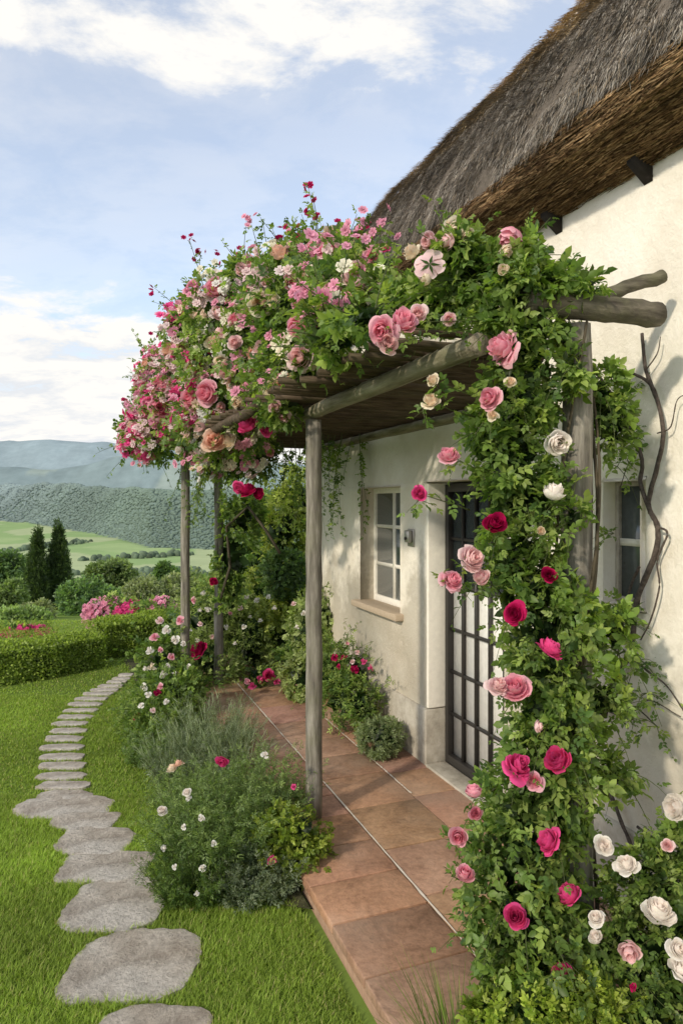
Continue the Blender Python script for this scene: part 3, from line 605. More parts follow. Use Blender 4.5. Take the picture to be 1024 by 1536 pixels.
fE = [E(340,465,46,42,5.4,.42),E(300,510,45,46,5.9,.42),E(340,545,52,58,5.5,.4),E(330,620,52,50,5.7,.36),E(280,595,46,55,6.2,.4),E(248,580,32,46,6.5,.4),E(242,640,38,40,6.5,.36),E(215,658,22,36,6.8,.32),E(370,620,42,46,5.4,.26),E(382,680,36,36,5.9,.28),E(300,655,42,30,6.1,.3),E(345,690,38,24,6.0,.26),E(378,430,34,28,5.0,.32)]
for nm, ells, n, lab, base in (('mid', mE, 5800, 'climbing rose heaped over the middle of the pergola with blush, cream and red blooms', W(1.2,4.4,2.5)), ('far', fE, 7400, 'dense climbing rose cascading in pink clusters over the far left end of the pergola', W(1.1,6.2,2.5))):
    t_ = thing('climbing_rose', lab, 'rose plant', base); mL = MB(); mF = MB()
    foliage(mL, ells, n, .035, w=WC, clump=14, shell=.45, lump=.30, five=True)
    for k in range(170):
        e = ells[rng.integers(len(ells))]; u = nz(rng.normal(size=3)+np.array([-.15,-.2,.5])); up_ = u[2] > .4
        tip, td = shoot(mL, mL, e[0]+u*e[1]*.85, u+np.array([0,0,.2]), rng.uniform(.10,.36), .031, rng.uniform(-.1,.8) if not up_ else rng.uniform(-.1,.3), .0035, w=[.08,.25,.37,.30])
        if up_ and k % 5 == 0:
            q = tip+rng.normal(0,.03,(5,3)); blossoms(mF, q, .022, np.array(PAL['crimson' if rng.random()<.25 else 'pink'])*rng.uniform(.8,1.1,(5,1)))
    for (px,py,tx,ty,Y) in (((470,400,470,318,4.3),(400,420,378,340,4.7),(500,400,520,340,4.2),(560,430,545,340,3.8),(430,420,425,350,4.5),(480,400,452,350,4.3),(410,440,395,335,4.6)) if nm=='mid' else ((310,450,285,360,5.6),(300,440,300,378,5.7),(290,480,232,432,5.9),(250,540,238,505,6.4),(350,440,355,385,5.2),(215,640,190,600,6.8),(330,440,318,392,5.5))):
        a = P(px,py,Y); b = P(tx,ty,Y); tip, td = shoot(mL, mL, a, b-a, np.linalg.norm(b-a), .036, 0, .005, w=[.1,.25,.35,.3])
        if tx not in (378,395): q = tip+rng.normal(0,.035,(5,3)); blossoms(mF, q, .024, np.tile(PAL['crimson'],(5,1))*rng.uniform(.6,.95,(5,1)))
    if nm == 'mid':
        fixed = [(530,412,44,'pale',3.15),(448,490,44,'pink',3.2),(558,384,28,'pink',3.4),(495,428,22,'pale',3.3),(523,445,24,'pink',3.1),(541,437,22,'pale',3.1),(508,440,22,'pink',3.2),(436,425,20,'pink',3.8),(411,452,22,'cream',3.9),(372,447,22,'cream',4.4),(460,395,20,'pink',4.0),(356,603,22,'cream',4.3),(372,638,36,'hot',4.3),(398,645,20,'hot',4.3),(448,358,20,'crimson',4.2),(418,358,16,'crimson',4.4),(505,345,18,'hot',4.1),(575,372,18,'hot',3.7)]
        cl = ['pale','cream','pink','pale','peach','cream']; nb = 48
    else:
        fixed = [(310,590,40,'pink',4.95),(285,598,36,'pink',5.35),(240,612,36,'pink',5.9),(268,588,28,'hot',5.7),(320,660,36,'peach',5.1),(342,528,40,'white',4.75),(335,545,32,'cream',4.75),(300,552,30,'peach',5.3),(345,662,28,'cream',5.1),(328,470,28,'pale',5.0),(330,500,26,'pale',4.95),(228,680,26,'pink',6.4),(372,735,28,'crimson',5.5),(388,740,22,'crimson',5.5),(358,732,20,'hot',5.5),(300,640,26,'pale',5.3),(360,455,24,'cream',4.8)]
        cl = ['pink','pale','pink','pale','cream','peach','hot','pink','white','cream']; nb = 82
    for px,py,sz,c,Y in fixed: bloom(t_, P(px,py,Y), sz/FX*Y, c)
    for p, u in rand_bloom_pos(ells, nb): bloom(t_, p, rng.uniform(.07,.16), cl[rng.integers(len(cl))], face=u*.6+np.array([-.1,-.6,.2]), small=(nm=='far' and rng.random()<.2))
    cen = rand_bloom_pos(ells, 26 if nm=='mid' else 90, 1.08)
    if nm == 'far': cen += rand_bloom_pos(ells, 80, 1.1, maxpx=315)
    for p, u in cen:
        lft = p[0]/p[1]*FX+512
        if nm=='far': cc_ = np.array(PAL[['hot','pink','pink','pale','pink','pale'][rng.integers(6)]] if lft < 290 else PAL[['pink','pale','cream','peach','white'][rng.integers(5)]])
        else: cc_ = np.array(PAL[['pale','cream','pink'][rng.integers(3)]])
        k = rng.integers(5,13); q = p+rng.normal(0,.05,(k,3)); blossoms(mF, q, rng.uniform(.024,.044,k), cc_*rng.uniform(.85,1.12,(k,1)))
    mL.build('foliage', M['leaf'], t_); o = mF.build('blossom_cluster', M['petal'], t_); o['kind'] = 'stuff'
    if nm == 'mid':
        mL = MB(); n = 800; oo = rng.uniform(1.05,2.15,n); s_ = rng.uniform(2.4,6.9,n); zz = rng.uniform(2.5,2.62,n)
        emit_sprigs(mL, WA(np.stack([oo,s_,zz],1)), nz(rng.normal(size=(n,3))*np.array([1,1,.3])), nz(np.array([0,0,1.])+rng.normal(0,.3,(n,3))), np.full(n,.042), pick(n,GREENS,[.5,.3,.15,.05]), .7, LEAFS)
        mL.build('foliage_mat', M['leaf'], t_)
    if nm == 'far':
        mL = MB()
        for k in range(34):
            s_ = rng.uniform(5.2,6.9); o_ = rng.uniform(1.75,2.25); shoot(mL, mL, W(o_,s_,2.45), (rng.normal(0,.15),-.1,-1), rng.uniform(.3,.95), .034, 0, .003, w=[.1,.3,.35,.25])
        for k in range(22):
            s_ = rng.uniform(5.6,7.1); o_ = rng.uniform(.9,1.4); shoot(mL, mL, W(o_,s_,2.3), (rng.normal(0,.2),-.1,-1), rng.uniform(.3,.7), .036, 0, .003, w=[.1,.3,.35,.25])
        mL.build('trailing_foliage', M['leaf'], t_)
pr = thing('climbing_plant', 'green climber with a few red blooms winding up the second far pergola post', 'climbing plant', W(1.33,6.98,-.12))
mL = MB(); foliage(mL, [E(352,830,24,48,7.0,.2),E(362,780,28,35,7.0,.2),E(345,885,16,26,7.0,.12)], 850, .042, w=WC); mL.build('foliage', M['leaf'], pr)
mS = MB(); pts = np.array([P(330,900,6.8),P(345,850,6.85),P(340,790,6.8),P(372,760,6.7),P(402,800,6.6),P(420,830,6.6)]); mS.tube(pts,.015,6,(.08,.07,.05)); mS.build('stem', M['attr'], pr, smooth=True)
for px,py,s_ in ((320,872,16),(296,975,24),(303,968,14)): bloom(pr, P(px,py,6.5), s_/FX*6.5, 'crimson')
# bare vine on wall
bvn = thing('wall_vine', 'bare twisting woody vine climbing the right wall beside the narrow window', 'vine', P(915,1300,3.0))
def PW(px,py,o=OW-.04):
    t = (px-512)/FX; s = o*(CA-SA*t)/(SA+CA*t); Y = SA*o+CA*s; return P(px,py,Y)
def curve(pts, r0, r1, nm='stem'):
    pts = np.array([PW(*p) if len(p)==2 else PW(p[0],p[1],OW-p[2]) for p in pts]); n = len(pts); t = np.linspace(0,n-1,n*6)
    def cub(y):
        m_ = np.gradient(y); k = np.minimum(t.astype(int), n-2); f = t-k
        return (2*f**3-3*f**2+1)*y[k]+(f**3-2*f**2+f)*m_[k]+(-2*f**3+3*f**2)*y[k+1]+(f**3-f**2)*m_[k+1]
    Q = np.stack([cub(pts[:,i]) for i in range(3)],1); q = MB(); q.tube(Q, np.linspace(r0,r1,len(Q))*.8, 8, jit=.3); return q
for i, (pp, a, b) in enumerate(([((905,1075),(920,1020),(945,975),(955,900),(982,830),(985,790),(972,755),(985,700),(994,650),(985,600),(968,555),(962,500)),.018,.009],
      [((975,770),(960,725),(962,690),(945,640),(915,590),(892,555,.1)),.013,.007],[((984,598),(970,572),(935,556),(895,550,.1)),.010,.006],[((950,990),(975,1010),(1000,1030),(1030,1075)),.007,.003],
      [((908,1050),(950,1060),(985,1090)),.006,.003],[((958,850),(945,880),(935,930),(925,985)),.008,.005],[((982,790),(1000,800),(985,840),(988,880),(975,930),(960,960)),.006,.004],
      [((900,1062),(940,1075),(970,1050),(1020,1075)),.005,.003],[((955,1240),(985,1265),(1000,1300)),.008,.004],[((900,1150),(930,1230),(960,1300)),.014,.008],[((985,650),(1005,640),(1015,600),(1035,590)),.004,.002],[((955,680),(940,700),(930,730)),.004,.002],[((968,555),(985,530),(990,505)),.004,.002])):
    curve(pp,a,b).build('stem', M['vine_bark'], bvn, smooth=True)
mL = MB()
for px,py in ((950,1000),(970,1040),(985,1090),(940,1060),(960,990),(930,930),(925,700),(935,655),(920,800),(950,1080),(940,1170),(935,960),(945,920),(930,600),(940,690)):
    for k in range(3): shoot(mL, mL, PW(px,py,OW-.05), (rng.normal(-.4,.5),-.5,rng.normal(.1,.5)), rng.uniform(.08,.2), .028, .3, .002, w=[.1,.4,.3,.2])
mL.build('foliage', M['leaf'], bvn)
# =============== PLANTS
def bush(name, lab, cat, ells, n, L, base, pal=GREENS, w=None, flowers=None, shoots=0, sh=(.1,.2), **kw):
    t_ = thing(name, lab, cat, base); mL = MB(); foliage(mL, ells, n, L, pal, w, **kw)
    for k in range(shoots):
        e = ells[rng.integers(len(ells))]; u = nz(rng.normal(size=3)+np.array([0,-.2,.8])); shoot(mL, mL, e[0]+u*e[1]*.8, u, rng.uniform(*sh), L, .2, .002, pal, w, five=kw.get('five',True), wr=kw.get('wr',.62))
    mL.build('foliage', M['leaf'], t_)
    for px,py,sz,c,Y in (flowers or []): bloom(t_, P(px,py,Y), sz/FX*Y, c, small=sz<16, name='bloom')
    return t_
def EB(px0,px1,py0,py1,Y,dy=None): rx = (px1-px0)/2; return E((px0+px1)/2,(py0+py1)/2,rx,(py1-py0)/2,Y,dy or rx/FX*Y)
GRY = np.array([(.155,.21,.13),(.235,.30,.19),(.32,.385,.26)]); YG = np.array([(.16,.24,.035),(.26,.35,.05),(.35,.43,.08)]); DK = np.array([(.045,.08,.035),(.07,.12,.042),(.10,.16,.055)])
bush('rose_bush','white and blush rose bush in the bottom right corner by the wall','rose bush',[E(975,1330,60,50,2.4,.14),E(1010,1420,62,60,2.35,.16),E(940,1430,46,50,2.35,.14),E(1040,1300,55,50,2.45,.14),E(980,1500,80,45,2.25,.18)],2500,.022,F(985,1560),w=WC,
     flowers=[(1012,1212,44,'white',2.3),(905,1268,28,'white',2.15),(938,1296,38,'white',2.12),(987,1366,42,'white',2.08),(943,1426,40,'pale',2.08),(1018,1424,34,'white',2.0),(1020,1455,32,'white',2.0),(893,1376,24,'white',2.1),(1000,1268,20,'pale',2.2),(893,1405,22,'white',2.1),(948,1480,14,'crimson',2.05)], shoots=60)
bush('ground_shrub','low yellow-green leafy plant at the foot of the near rose post','shrub',[E(790,1510,50,40,2.15,.13),E(860,1510,50,35,2.12,.13),E(740,1530,40,25,2.15,.1),E(910,1530,40,25,2.1,.1)],1500,.017,F(820,1560),YG,shoots=25,sh=(.05,.12))
def tuft(name, lab, cat, px, py, Y, rad, hgt, n, pal, lean=.5, wd=.004, zb=0.0):
    c = np.array([(px-512)/FX*Y, Y, zb]); t_ = thing(name, lab, cat, c); mb = MB(); a = rng.uniform(0,6.28,n); r = rad*np.sqrt(rng.random(n))*.5
    p = c+np.stack([np.cos(a)*r,np.sin(a)*r,0*r],1); ln = rng.random(n)*lean*(.3+r/rad*2)
    D = nz(np.stack([np.cos(a)*ln,np.sin(a)*ln,np.ones(n)],1)+rng.normal(0,.16,(n,3))); N = nz(np.stack([np.cos(a),np.sin(a),-ln],1)); B = nz(np.cross(D,N)); N = np.cross(B,D)
    h = hgt*rng.uniform(.3,1.1,n); mb.inst(BLADE[0],BLADE[1],p,B,D,N,wd*rng.uniform(.7,1.3,n),h,h*.5,pick(n,pal,None,.3),(.5,.5,.9,.9,1.15))
    mb.build('blades', M['grass'], t_); return t_
tuft('grass_tuft','grassy tuft growing at the patio end beside the rose post base','grass tuft',690,1500,2.25,.28,.30,260,GREENS[1:],.8,.004)
def featherbush(name, lab, cat, cpx, cpy, Y, rx, hgt, n, pal, L=.022, fl=None, zb=LZ, wr=.28, ln=(.5,1.0), spread=.75, spike=None):
    c = np.array([(cpx-512)/FX*Y, Y, zb]); t_ = thing(name, lab, cat, c); mL = MB()
    for k in range(n):
        a = rng.uniform(0,6.28); r = rx*math.sqrt(rng.random()); d = np.array([math.cos(a)*r/rx*spread, math.sin(a)*r/rx*spread, 1.]); l = hgt*rng.uniform(*ln)*(1-.25*r/rx)
        tip, td = shoot(mL, mL, c+np.array([math.cos(a)*r*.6,math.sin(a)*r*.6,0]), d, l, L, rng.uniform(0,.25)*(0 if spike is not None else 1), .0022, pal, None, step=L*.75, tpl=LEAFS, wr=wr)
        if spike is not None and k % 2 == 0:
            m = 2; q = tip[None].repeat(m,0)-td*rng.uniform(0,.08,m)[:,None]; dd = nz(td+rng.normal(0,.2,(m,3))); B,D,N = frames(dd, nz(rng.normal(size=(m,3)))); mL.inst(BLADE[0],BLADE[1],q,B,D,N,.005,rng.uniform(.06,.13,m),.02,np.tile(spike,(m,1))*rng.uniform(.8,1.2,(m,1)))
    mL.build('foliage', M['leaf'], t_)
    for f in (fl or []): bloom(t_, P(f[0],f[1],f[4]), f[2]/FX*f[4], f[3], small=f[2]<14)
    return t_
FG = np.array([(.13,.20,.075),(.19,.28,.10),(.27,.37,.14)])
featherbush('feathery_bush','feathery green bush dotted with small white flowers beside the front pergola post','shrub',330,1340,3.75,.34,.74,230,FG,L=.028,wr=.32,ln=(.4,1.05),fl=[(243,1216,16,'white',3.4),(280,1188,14,'white',3.5),(283,1196,11,'white',3.5),(246,1272,10,'white',3.3),(398,1132,12,'white',3.7),(333,1142,20,'hot',3.6),(304,1302,11,'white',3.25),(258,1153,16,'cream',3.8),(302,1228,10,'white',3.3),(268,1145,14,'peach',3.8),(275,1240,9,'white',3.3),(262,1300,9,'white',3.2),(320,1265,9,'white',3.3),(295,1340,9,'white',3.2)])
featherbush('feathery_bush','upper feathery bush behind the white flowered one near the front post','shrub',385,1260,4.15,.28,.62,150,FG,L=.028,wr=.32,ln=(.4,1.05))
featherbush('grey_shrub','low grey-green shrub spilling against the patio corner','shrub',385,1385,3.45,.26,.30,200,GRY*.8,L=.024,wr=.4)
featherbush('grey_shrub','small dark green tufted shrub at the lawn edge left of the patio corner','shrub',290,1375,3.45,.26,.36,200,GREENS[:3],L=.02,wr=.35)
bush('leafy_bush','small bright yellow-green leafy bush hugging the foot of the front post','shrub',[E(440,1250,44,36,3.6,.15),E(458,1282,32,25,3.55,.12),E(410,1262,24,24,3.6,.1)],1200,.022,F(440,1310,LZ),YG*.8,flowers=[(409,1291,14,'hot',3.4),(440,1180,8,'hot',3.6)])
SPK = np.array((.34,.40,.29))
featherbush('lavender_clump','broad spiky grey-green lavender mound right of the far post bases','lavender',318,1095,5.2,.33,.58,300,GRY,L=.030,wr=.16,spread=.75,spike=SPK)
featherbush('lavender_clump','smaller spiky grey clump at the front left of the lavender','lavender',268,1130,4.85,.22,.40,150,GRY*.85,L=.028,wr=.17,spread=.75,spike=SPK)
featherbush('lavender_clump','fine-leaved grey clump nearest the patio edge among the lavender','lavender',350,1120,4.75,.22,.46,170,GRY,L=.028,wr=.16,spread=.75,spike=SPK)
featherbush('grey_shrub','low green filler plant between the lavender and the feathery bush','shrub',300,1190,4.4,.34,.30,180,FG,L=.026,wr=.4)
featherbush('flower_shrub','loose green shrub with pink and white flowers at the left of the far posts','shrub',235,1080,5.7,.34,.58,170,GREENS[1:],L=.034,wr=.5,fl=[(222,1042,11,'white',5.3),(240,1030,10,'pink',5.3),(212,1058,10,'white',5.3),(250,1052,9,'white',5.2),(230,1065,9,'pale',5.2)])
featherbush('flower_shrub','low leafy plant edging the lawn left of the lavender','shrub',232,1110,5.2,.24,.34,130,FG,L=.03,wr=.5)
bush('flower_shrub','white and pink flowering shrub behind the lavender clump at the lawn edge','shrub',[E(245,1000,34,40,6.6,.28),E(225,1050,22,32,6.2,.2),E(270,1040,32,36,6.0,.2)],1400,.034,F(245,1075,LZ),w=WC,
     flowers=[(232,955,15,'pink',6.2),(250,945,13,'white',6.2),(262,960,13,'white',6.2),(228,1000,12,'cream',6.0),(246,1012,12,'white',5.9),(258,985,12,'pink',6.1),(215,1030,12,'white',5.9),(236,1040,11,'crimson',5.8),(205,1075,12,'crimson',5.6),(212,1100,11,'crimson',5.5),(270,930,13,'pink',6.4),(240,930,11,'pale',6.4),(283,1000,11,'white',6.0),(225,975,12,'white',6.1),(218,1003,10,'white',6.0),(262,1010,9,'white',5.9),(240,975,9,'pink',6.1),(252,1000,9,'white',6.0),(230,1060,9,'peach',5.8),(275,965,9,'white',6.2)],shoots=70,sh=(.15,.4))
bush('tall_plant','tall airy green plant with white specks between the far posts','plant',[E(300,940,32,55,7.6,.3),E(345,930,35,50,7.9,.3),E(375,960,32,55,7.6,.3),E(310,990,40,40,7.2,.28)],2200,.036,F(320,1040,LZ),np.array([(.15,.21,.06),(.23,.30,.10),(.33,.41,.16)]),shoots=120,sh=(.2,.5),wr=.4,
     flowers=[(312,915,10,'white',7.2),(335,905,10,'white',7.2),(360,912,9,'pale',7.2),(290,900,10,'pink',7.2),(348,890,9,'white',7.3),(325,925,8,'white',7.2),(300,935,9,'pale',7.1),(385,900,9,'white',7.3),(402,895,8,'white',7.3),(375,925,8,'white',7.3),(340,940,8,'white',7.1),(318,955,8,'pale',7.0),(305,890,8,'white',7.3),(328,885,8,'pale',7.3),(365,940,8,'white',7.1),(390,930,7,'white',7.2),(352,965,7,'white',7.0),(296,960,8,'white',7.0),(285,945,8,'white',7.0),(300,915,7,'white',7.1),(370,895,8,'white',7.3),(412,912,8,'white',7.2),(345,920,7,'pink',7.1)])
bush('tall_shrub','yellow-green leafy shrub standing beyond the patio end','shrub',[E(425,800,30,55,8.6,.45),E(450,760,35,55,8.8,.45),E(400,900,45,55,8.4,.45),E(445,900,36,55,8.3,.35),E(420,960,55,45,8.0,.35)],3600,.044,F(425,1030,LZ),np.array([(.20,.26,.05),(.31,.38,.08),(.42,.48,.14)]),shoots=60,sh=(.2,.45))
bush('clipped_shrub','dark rounded shrub in front of the yellow-green one under the pergola end','shrub',[E(425,860,30,34,7.9,.28)],1400,.03,F(425,1025,LZ),DK*1.4,lump=.08,shell=.2)
bush('dark_shrub','dark green shrub mass behind the far pergola posts','shrub',[E(385,850,36,55,9.2,.5),E(350,900,46,46,9.4,.5),E(300,960,46,46,9,.5),E(385,780,28,36,9.5,.4)],2600,.05,F(350,1010,LZ),DK*1.8)
bush('flower_shrub','pink flowered low plant at the far end of the patio','shrub',[E(385,1020,24,20,7.0,.16),E(440,1000,26,26,7.4,.22)],600,.035,F(390,1040),w=WC,flowers=[(403,1013,20,'hot',6.8),(392,1019,14,'hot',6.8),(378,1028,12,'hot',6.6),(415,1022,9,'hot',6.8),(445,990,10,'pale',7.0),(455,975,10,'white',7.0),(372,1022,10,'pink',6.6)],shoots=20)
bush('round_shrub','small round grey-green shrub at the foot of the cottage wall by the door','shrub',[E(572,1106,33,26,5.0,.15)],1500,.018,F(572,1136),np.array([(.15,.20,.10),(.21,.27,.13),(.28,.35,.19)]),lump=.06,shell=.18,wr=.35)
bush('red_flower_plant','green plant with red flowers against the cottage wall under the window','plant',[E(515,1050,26,40,5.5,.15),E(545,1060,24,36,5.35,.1),E(500,1010,18,45,5.8,.15),E(530,1010,14,45,5.8,.08)],1400,.027,F(520,1095),w=WC,shoots=70,sh=(.12,.4),wr=.4,
     flowers=[(533,1003,15,'crimson',5.4),(545,992,11,'hot',5.4),(515,985,10,'crimson',5.5),(502,986,10,'crimson',5.5),(555,1002,10,'hot',5.3),(521,965,9,'pink',5.6),(536,978,9,'pale',5.5),(507,1000,9,'crimson',5.5),(528,992,9,'pale',5.5)])
bush('wall_shrub','pale leafy shrub with white specks at the far corner of the cottage','shrub',[E(470,960,30,65,6.9,.28),E(455,1020,26,36,6.6,.22),E(490,930,18,45,6.8,.12)],1700,.034,F(465,1060),np.array([(.16,.22,.07),(.25,.32,.11),(.34,.41,.18)]),shoots=50,sh=(.15,.4),flowers=[(440,905,9,'pale',6.6),(455,920,9,'white',6.6),(468,910,8,'pale',6.6),(445,940,8,'white',6.6)])
# hedges
def hedge(lab, path, w_, h_, n, L):
    path = np.array(path, float); seg = np.diff(path[:,:2],axis=0); sl = np.linalg.norm(seg,axis=1); cum = np.concatenate([[0],np.cumsum(sl)]); tot = cum[-1]
    t_ = thing('clipped_hedge', lab, 'hedge', path.mean(0), 'low clipped hedges at the lawn edge')
    def at(u): return np.stack([np.interp(u,cum,path[:,i]) for i in range(3)],1)
    def side(u): d = at(u+.05)-at(u-.05); d[:,2] = 0; d = nz(d); return np.stack([d[:,1],-d[:,0],0*u],1)
    mb = MB(); uu = np.linspace(.06,tot-.06,14); c = at(uu); sd = side(np.clip(uu,.06,tot-.06)); up = np.array([0,0,1.])
    ring = [c-sd*w_*.4, c-sd*w_*.4+up*h_*.88, c+sd*w_*.4+up*h_*.88, c+sd*w_*.4]; V = np.stack(ring,1).reshape(-1,3); fs = []
    for i in range(13):
        for j in range(4): fs.append((i*4+j,i*4+(j+1)%4,(i+1)*4+(j+1)%4,(i+1)*4+j))
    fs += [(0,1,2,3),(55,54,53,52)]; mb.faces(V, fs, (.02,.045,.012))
    u = rng.random(n)*tot; kind = rng.random(n); xs = rng.uniform(-.5,.5,n)*w_; zs = rng.random(n)*h_
    c = at(u); sd = side(np.clip(u,.06,tot-.06)); x = np.where(kind<.45, w_/2, np.where(kind<.52,-w_/2, xs)); z = np.where(kind<.52, zs, h_)
    end = kind > .93; u2 = np.where(rng.random(n)<.5, 0, tot); c = np.where(end[:,None], at(u2), c); sd = np.where(end[:,None], side(np.clip(u2,.06,tot-.06)), sd); z = np.where(end, zs, z); x = np.where(end, xs, x)
    dd = np.stack([-sd[:,1],sd[:,0],0*u],1)*np.where(u2>0,1,-1)[:,None]
    o3 = np.where((kind<.45)[:,None], sd, np.where((kind<.52)[:,None], -sd, np.where(end[:,None], dd, up)))
    p = c+sd*x[:,None]+up*z[:,None]+o3*(.06*(vnoise(u,x+z,4,71)-.5)+rng.normal(0,.015,n))[:,None]
    p[:,2] -= np.where((kind>=.52)&~end, .05*(np.abs(xs)/w_*2)**4, 0)
    emit_leaves(mb, p, nz(o3*.5+rng.normal(0,.7,(n,3))+np.array([0,0,.3])), nz(o3+rng.normal(0,.5,(n,3))+np.array([0,0,.4])), np.full(n,L)*rng.uniform(.7,1.3,n), pick(n,[(.15,.22,.04),(.24,.33,.06),(.34,.44,.09)],None,.3), .6, LEAFS)
    mb.build('foliage', M['leaf'], t_)
hedge('low clipped green hedge at the left edge of the lawn', [F(-120,1034,LZ),F(-40,1026,LZ),F(50,1014,LZ),F(140,996,LZ)], .5, .37, 20000, .032)
hedge('taller second segment of clipped hedge behind the lawn path', [F(138,988,LZ)+np.array([0,.2,0]),F(200,978,LZ)+np.array([0,.1,0]),F(262,966,LZ)], .55, .44, 15000, .032)
def flshrub(lab, px0,px1,py0,py1,Y, c, n=500):
    ells = [EB(px0,px1,py0,py1+12,Y,.3)]; cx = (px0+px1)/2; gz = float(gh(np.array([(cx-512)/FX*Y]),np.array([Y]))[0][0]); b0 = np.array([(cx-512)/FX*Y,Y,gz])
    pb = P(cx,py1,Y); ells.append((np.array([b0[0],Y,(pb[2]+gz)/2]), np.array([ells[0][1][0]*.8,.25,max(.15,(pb[2]-gz)/2+.1)])))
    t_ = thing('flowering_shrub', lab, 'shrub', b0); mL = MB(); foliage(mL, ells, 900, .055); mL.build('foliage', M['leaf'], t_)
    mF = MB(); k = n; q = ells[0][0]+nz(rng.normal(size=(k,3))+np.array([-.1,-.5,.6]))*ells[0][1]*rng.uniform(.9,1.25,(k,1)); blossoms(mF, q, rng.uniform(.03,.05,k), np.array(PAL[c])*rng.uniform(.7,1.2,(k,1))); o = mF.build('blossoms', M['petal'], t_); o['kind'] = 'stuff'
flshrub('red-pink flowering shrub just behind the left hedge', 5,75,942,968,10.8,'hot',340)
flshrub('pink flowering shrub left of the taller hedge segment', 130,190,900,930,13,'pink',380)
flshrub('crimson flowering shrub above the taller hedge segment', 175,222,906,930,12,'hot',280)
flshrub('pale pink flowering shrub at the right end of the hedges', 222,262,900,926,11,'pink',220)
def tree(lab, px0,px1,py0,py1,Y, pal, kind='round', n=5000, L=None):
    cx = (px0+px1)/2; x = (cx-512)/FX*Y; gz = float(gh(np.array([x]),np.array([Y]))[0][0]); top = P(cx,py0,Y)[2]; bot = P(cx,py1,Y)[2]; gz = min(gz, bot)
    name = 'cypress_tree' if kind=='cypress' else 'tree'; t_ = thing(name, lab, 'tree', (x,Y,gz)); rx = (px1-px0)/2/FX*Y; hz = (top-bot); L = L or Y*.003
    if kind == 'cypress': ells = [(np.array([x,Y,bot+hz*f]), np.array([rx*w_,rx*w_,hz*.14])) for f, w_ in ((.05,.7),(.15,.85),(.25,.92),(.35,.92),(.45,.86),(.55,.75),(.65,.62),(.75,.46),(.84,.3),(.92,.15))]
    else: ells = [(np.array([x+rng.uniform(-.55,.55)*rx, Y+rng.uniform(-.5,.5)*rx, bot+hz*rng.uniform(.3,.72)]), np.array([rx*.48,rx*.48,hz*.28])*rng.uniform(.75,1.1)) for _ in range(8)]
    mL = MB(); foliage(mL, ells, n, L, pal, None, tpl=LEAFS, five=False, wr=.7 if kind!='cypress' else .4, clump=18 if kind!='cypress' else 8, dirup=1.2 if kind=='cypress' else 0, lump=.22 if kind!='cypress' else .02, shell=.3 if kind!='cypress' else .15); mL.build('crown', M['leaf'], t_)
    mS = MB(); tr = rx*.12; mS.tube([(x,Y,gz-.2),(x+.05*rx,Y,(gz+bot)/2+.1),(x,Y,bot+hz*.55)], [tr,tr*.8,tr*.4], 8, (.10,.08,.06))
    for k in range(4): a = rng.uniform(0,6.28); mS.tube([(x,Y,bot+hz*.2),(x+math.cos(a)*rx*.4,Y+math.sin(a)*rx*.4,bot+hz*.5)], [tr*.5,tr*.2], 6, (.10,.08,.06))
    mS.build('trunk', M['attr'], t_, smooth=True)
OL = np.array([(.17,.21,.11),(.235,.28,.15),(.31,.35,.20)]); MG = np.array([(.125,.185,.07),(.17,.245,.09),(.23,.31,.125)])
tree('dark pointed cypress, left one of the pair',38,76,798,930,40,DK*.9,'cypress',n=9000)
tree('dark pointed cypress, right one of the pair',69,107,792,926,41,DK*.9,'cypress',n=9000)
tree('broad dark green tree just right of the cypress pair',92,188,870,955,30,DK*1.9,n=8000)
tree('bright green round tree at the left edge above the hedge',-15,74,912,975,17,MG*1.3,n=7000)
tree('mid green tree at far left behind the round one',-20,40,870,922,33,MG,n=5000)
tree('dark tree at the far left edge of the valley',-30,40,824,884,75,DK*1.7,n=4500)
tree('olive-toned rounded tree behind the taller hedge',182,282,866,935,24,OL,n=9000)
tree('distant bushy tree behind the cypresses on the right',130,210,840,885,85,MG*.9,n=4500)
tree('slender dark tree beside the leftmost pergola post',232,272,845,885,60,DK*1.7,n=3500)
tree('mid green tree between the two far pergola posts',270,345,850,935,26,MG,n=6000)
tree('grey-green tree low behind the cypress pair',20,86,900,945,26,OL,n=4500)
tree('small green tree in front of the valley, right of the broad dark one',150,212,912,955,19,MG,n=4500)
# =============== WORLD / SUN / CAMERA
sv_ = Vector((-.60,-.72,.50)).normalized(); el = math.asin(sv_.z); az = math.atan2(sv_.x, sv_.y)
w = bpy.data.worlds.new('World'); bpy.context.scene.world = w; w.use_nodes = True; nt = w.node_tree; nt.nodes.clear()
out = nt.nodes.new('ShaderNodeOutputWorld'); bg = nt.nodes.new('ShaderNodeBackground'); bg.inputs[1].default_value = .15
sky = nt.nodes.new('ShaderNodeTexSky'); sky.sky_type = 'NISHITA'; sky.sun_disc = False; sky.sun_elevation = el; sky.sun_rotation = az; sky.air_density = 1.0; sky.dust_density = 1.0; sky.ozone_density = 1.5
tc = nt.nodes.new('ShaderNodeTexCoord'); sp = nt.nodes.new('ShaderNodeSeparateXYZ'); nt.links.new(tc.outputs['Generated'], sp.inputs[0])
def mth(op, a, b=None, c=None):
    m_ = nt.nodes.new('ShaderNodeMath'); m_.operation = op
    for i, v in enumerate((a,b,c)):
        if v is None: continue
        if isinstance(v,(int,float)): m_.inputs[i].default_value = v
        else: nt.links.new(v, m_.inputs[i])
    return m_.outputs[0]
zc = mth('MAXIMUM', sp.outputs['Z'], 0.0); dz = mth('ADD', zc, .18); u = mth('DIVIDE', sp.outputs['X'], dz); v = mth('DIVIDE', sp.outputs['Y'], dz)
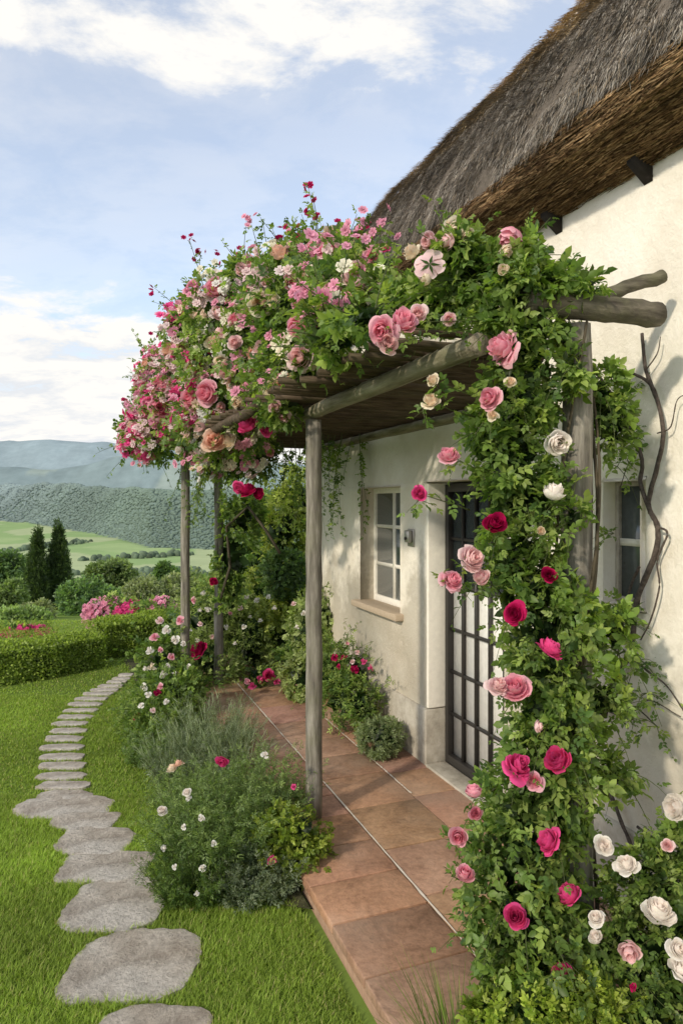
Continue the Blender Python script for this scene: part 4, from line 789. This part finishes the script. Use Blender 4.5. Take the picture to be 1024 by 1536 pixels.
cb = nt.nodes.new('ShaderNodeCombineXYZ'); nt.links.new(u, cb.inputs[0]); nt.links.new(v, cb.inputs[1])
n1 = noise(nt, 3.0, 11, .63, vec=cb.outputs[0], stretch=(.9,1.15,1), dist=.2); n2 = noise(nt, 1.1, 6, .55, vec=cb.outputs[0], stretch=(.6,1.5,1), dist=.2)
bias = ramp(nt, zc, [(0,(.95,)*3),(.12,(.84,)*3),(.22,(.70,)*3),(.30,(.42,)*3),(.36,(.28,)*3),(.47,(.34,)*3),(.52,(.58,)*3),(.62,(.64,)*3),(.9,(.56,)*3)])
s1 = mth('ADD', n1, mth('SUBTRACT', bias, .5)); mask = ramp(nt, s1, [(.45,(0,)*3),(.66,(1,)*3)])
thin = ramp(nt, n2, [(.3,(.28,)*3),(.7,(.52,)*3)])
ms = mth('MAXIMUM', mask, thin)
shade = ramp(nt, n1, [(.40,(.80,.825,.86)),(.52,(1,.975,.93))])
sc = mix(nt, 'MULTIPLY', 1.0, shade, (6.9,6.9,6.9))
hsv = nt.nodes.new('ShaderNodeHueSaturation'); hsv.inputs['Saturation'].default_value = .88; hsv.inputs['Value'].default_value = 1.8; nt.links.new(sky.outputs[0], hsv.inputs['Color'])
nt.links.new(mix(nt, 'MIX', ms, hsv.outputs[0], sc), bg.inputs[0]); nt.links.new(bg.outputs[0], out.inputs[0])
ld = bpy.data.lights.new('sun','SUN'); ld.energy = 3.0; ld.angle = math.radians(3); ld.color = (1,.88,.70); lo = bpy.data.objects.new('sun', ld); C.objects.link(lo); lo.rotation_euler = sv_.to_track_quat('Z','Y').to_euler()
cd = bpy.data.cameras.new('camera'); cam = bpy.data.objects.new('camera', cd); C.objects.link(cam); cam.location = (0,0,H); cam.rotation_euler = (math.pi/2,0,0)
cd.sensor_fit = 'VERTICAL'; cd.sensor_height = 36; cd.lens = 24; cd.shift_y = -13/1536; cd.clip_end = 20000; cd.clip_start = .05
sc_ = bpy.context.scene; sc_.camera = cam; sc_.view_settings.view_transform = 'Standard'; sc_.view_settings.look = 'None'; sc_.view_settings.exposure = 0
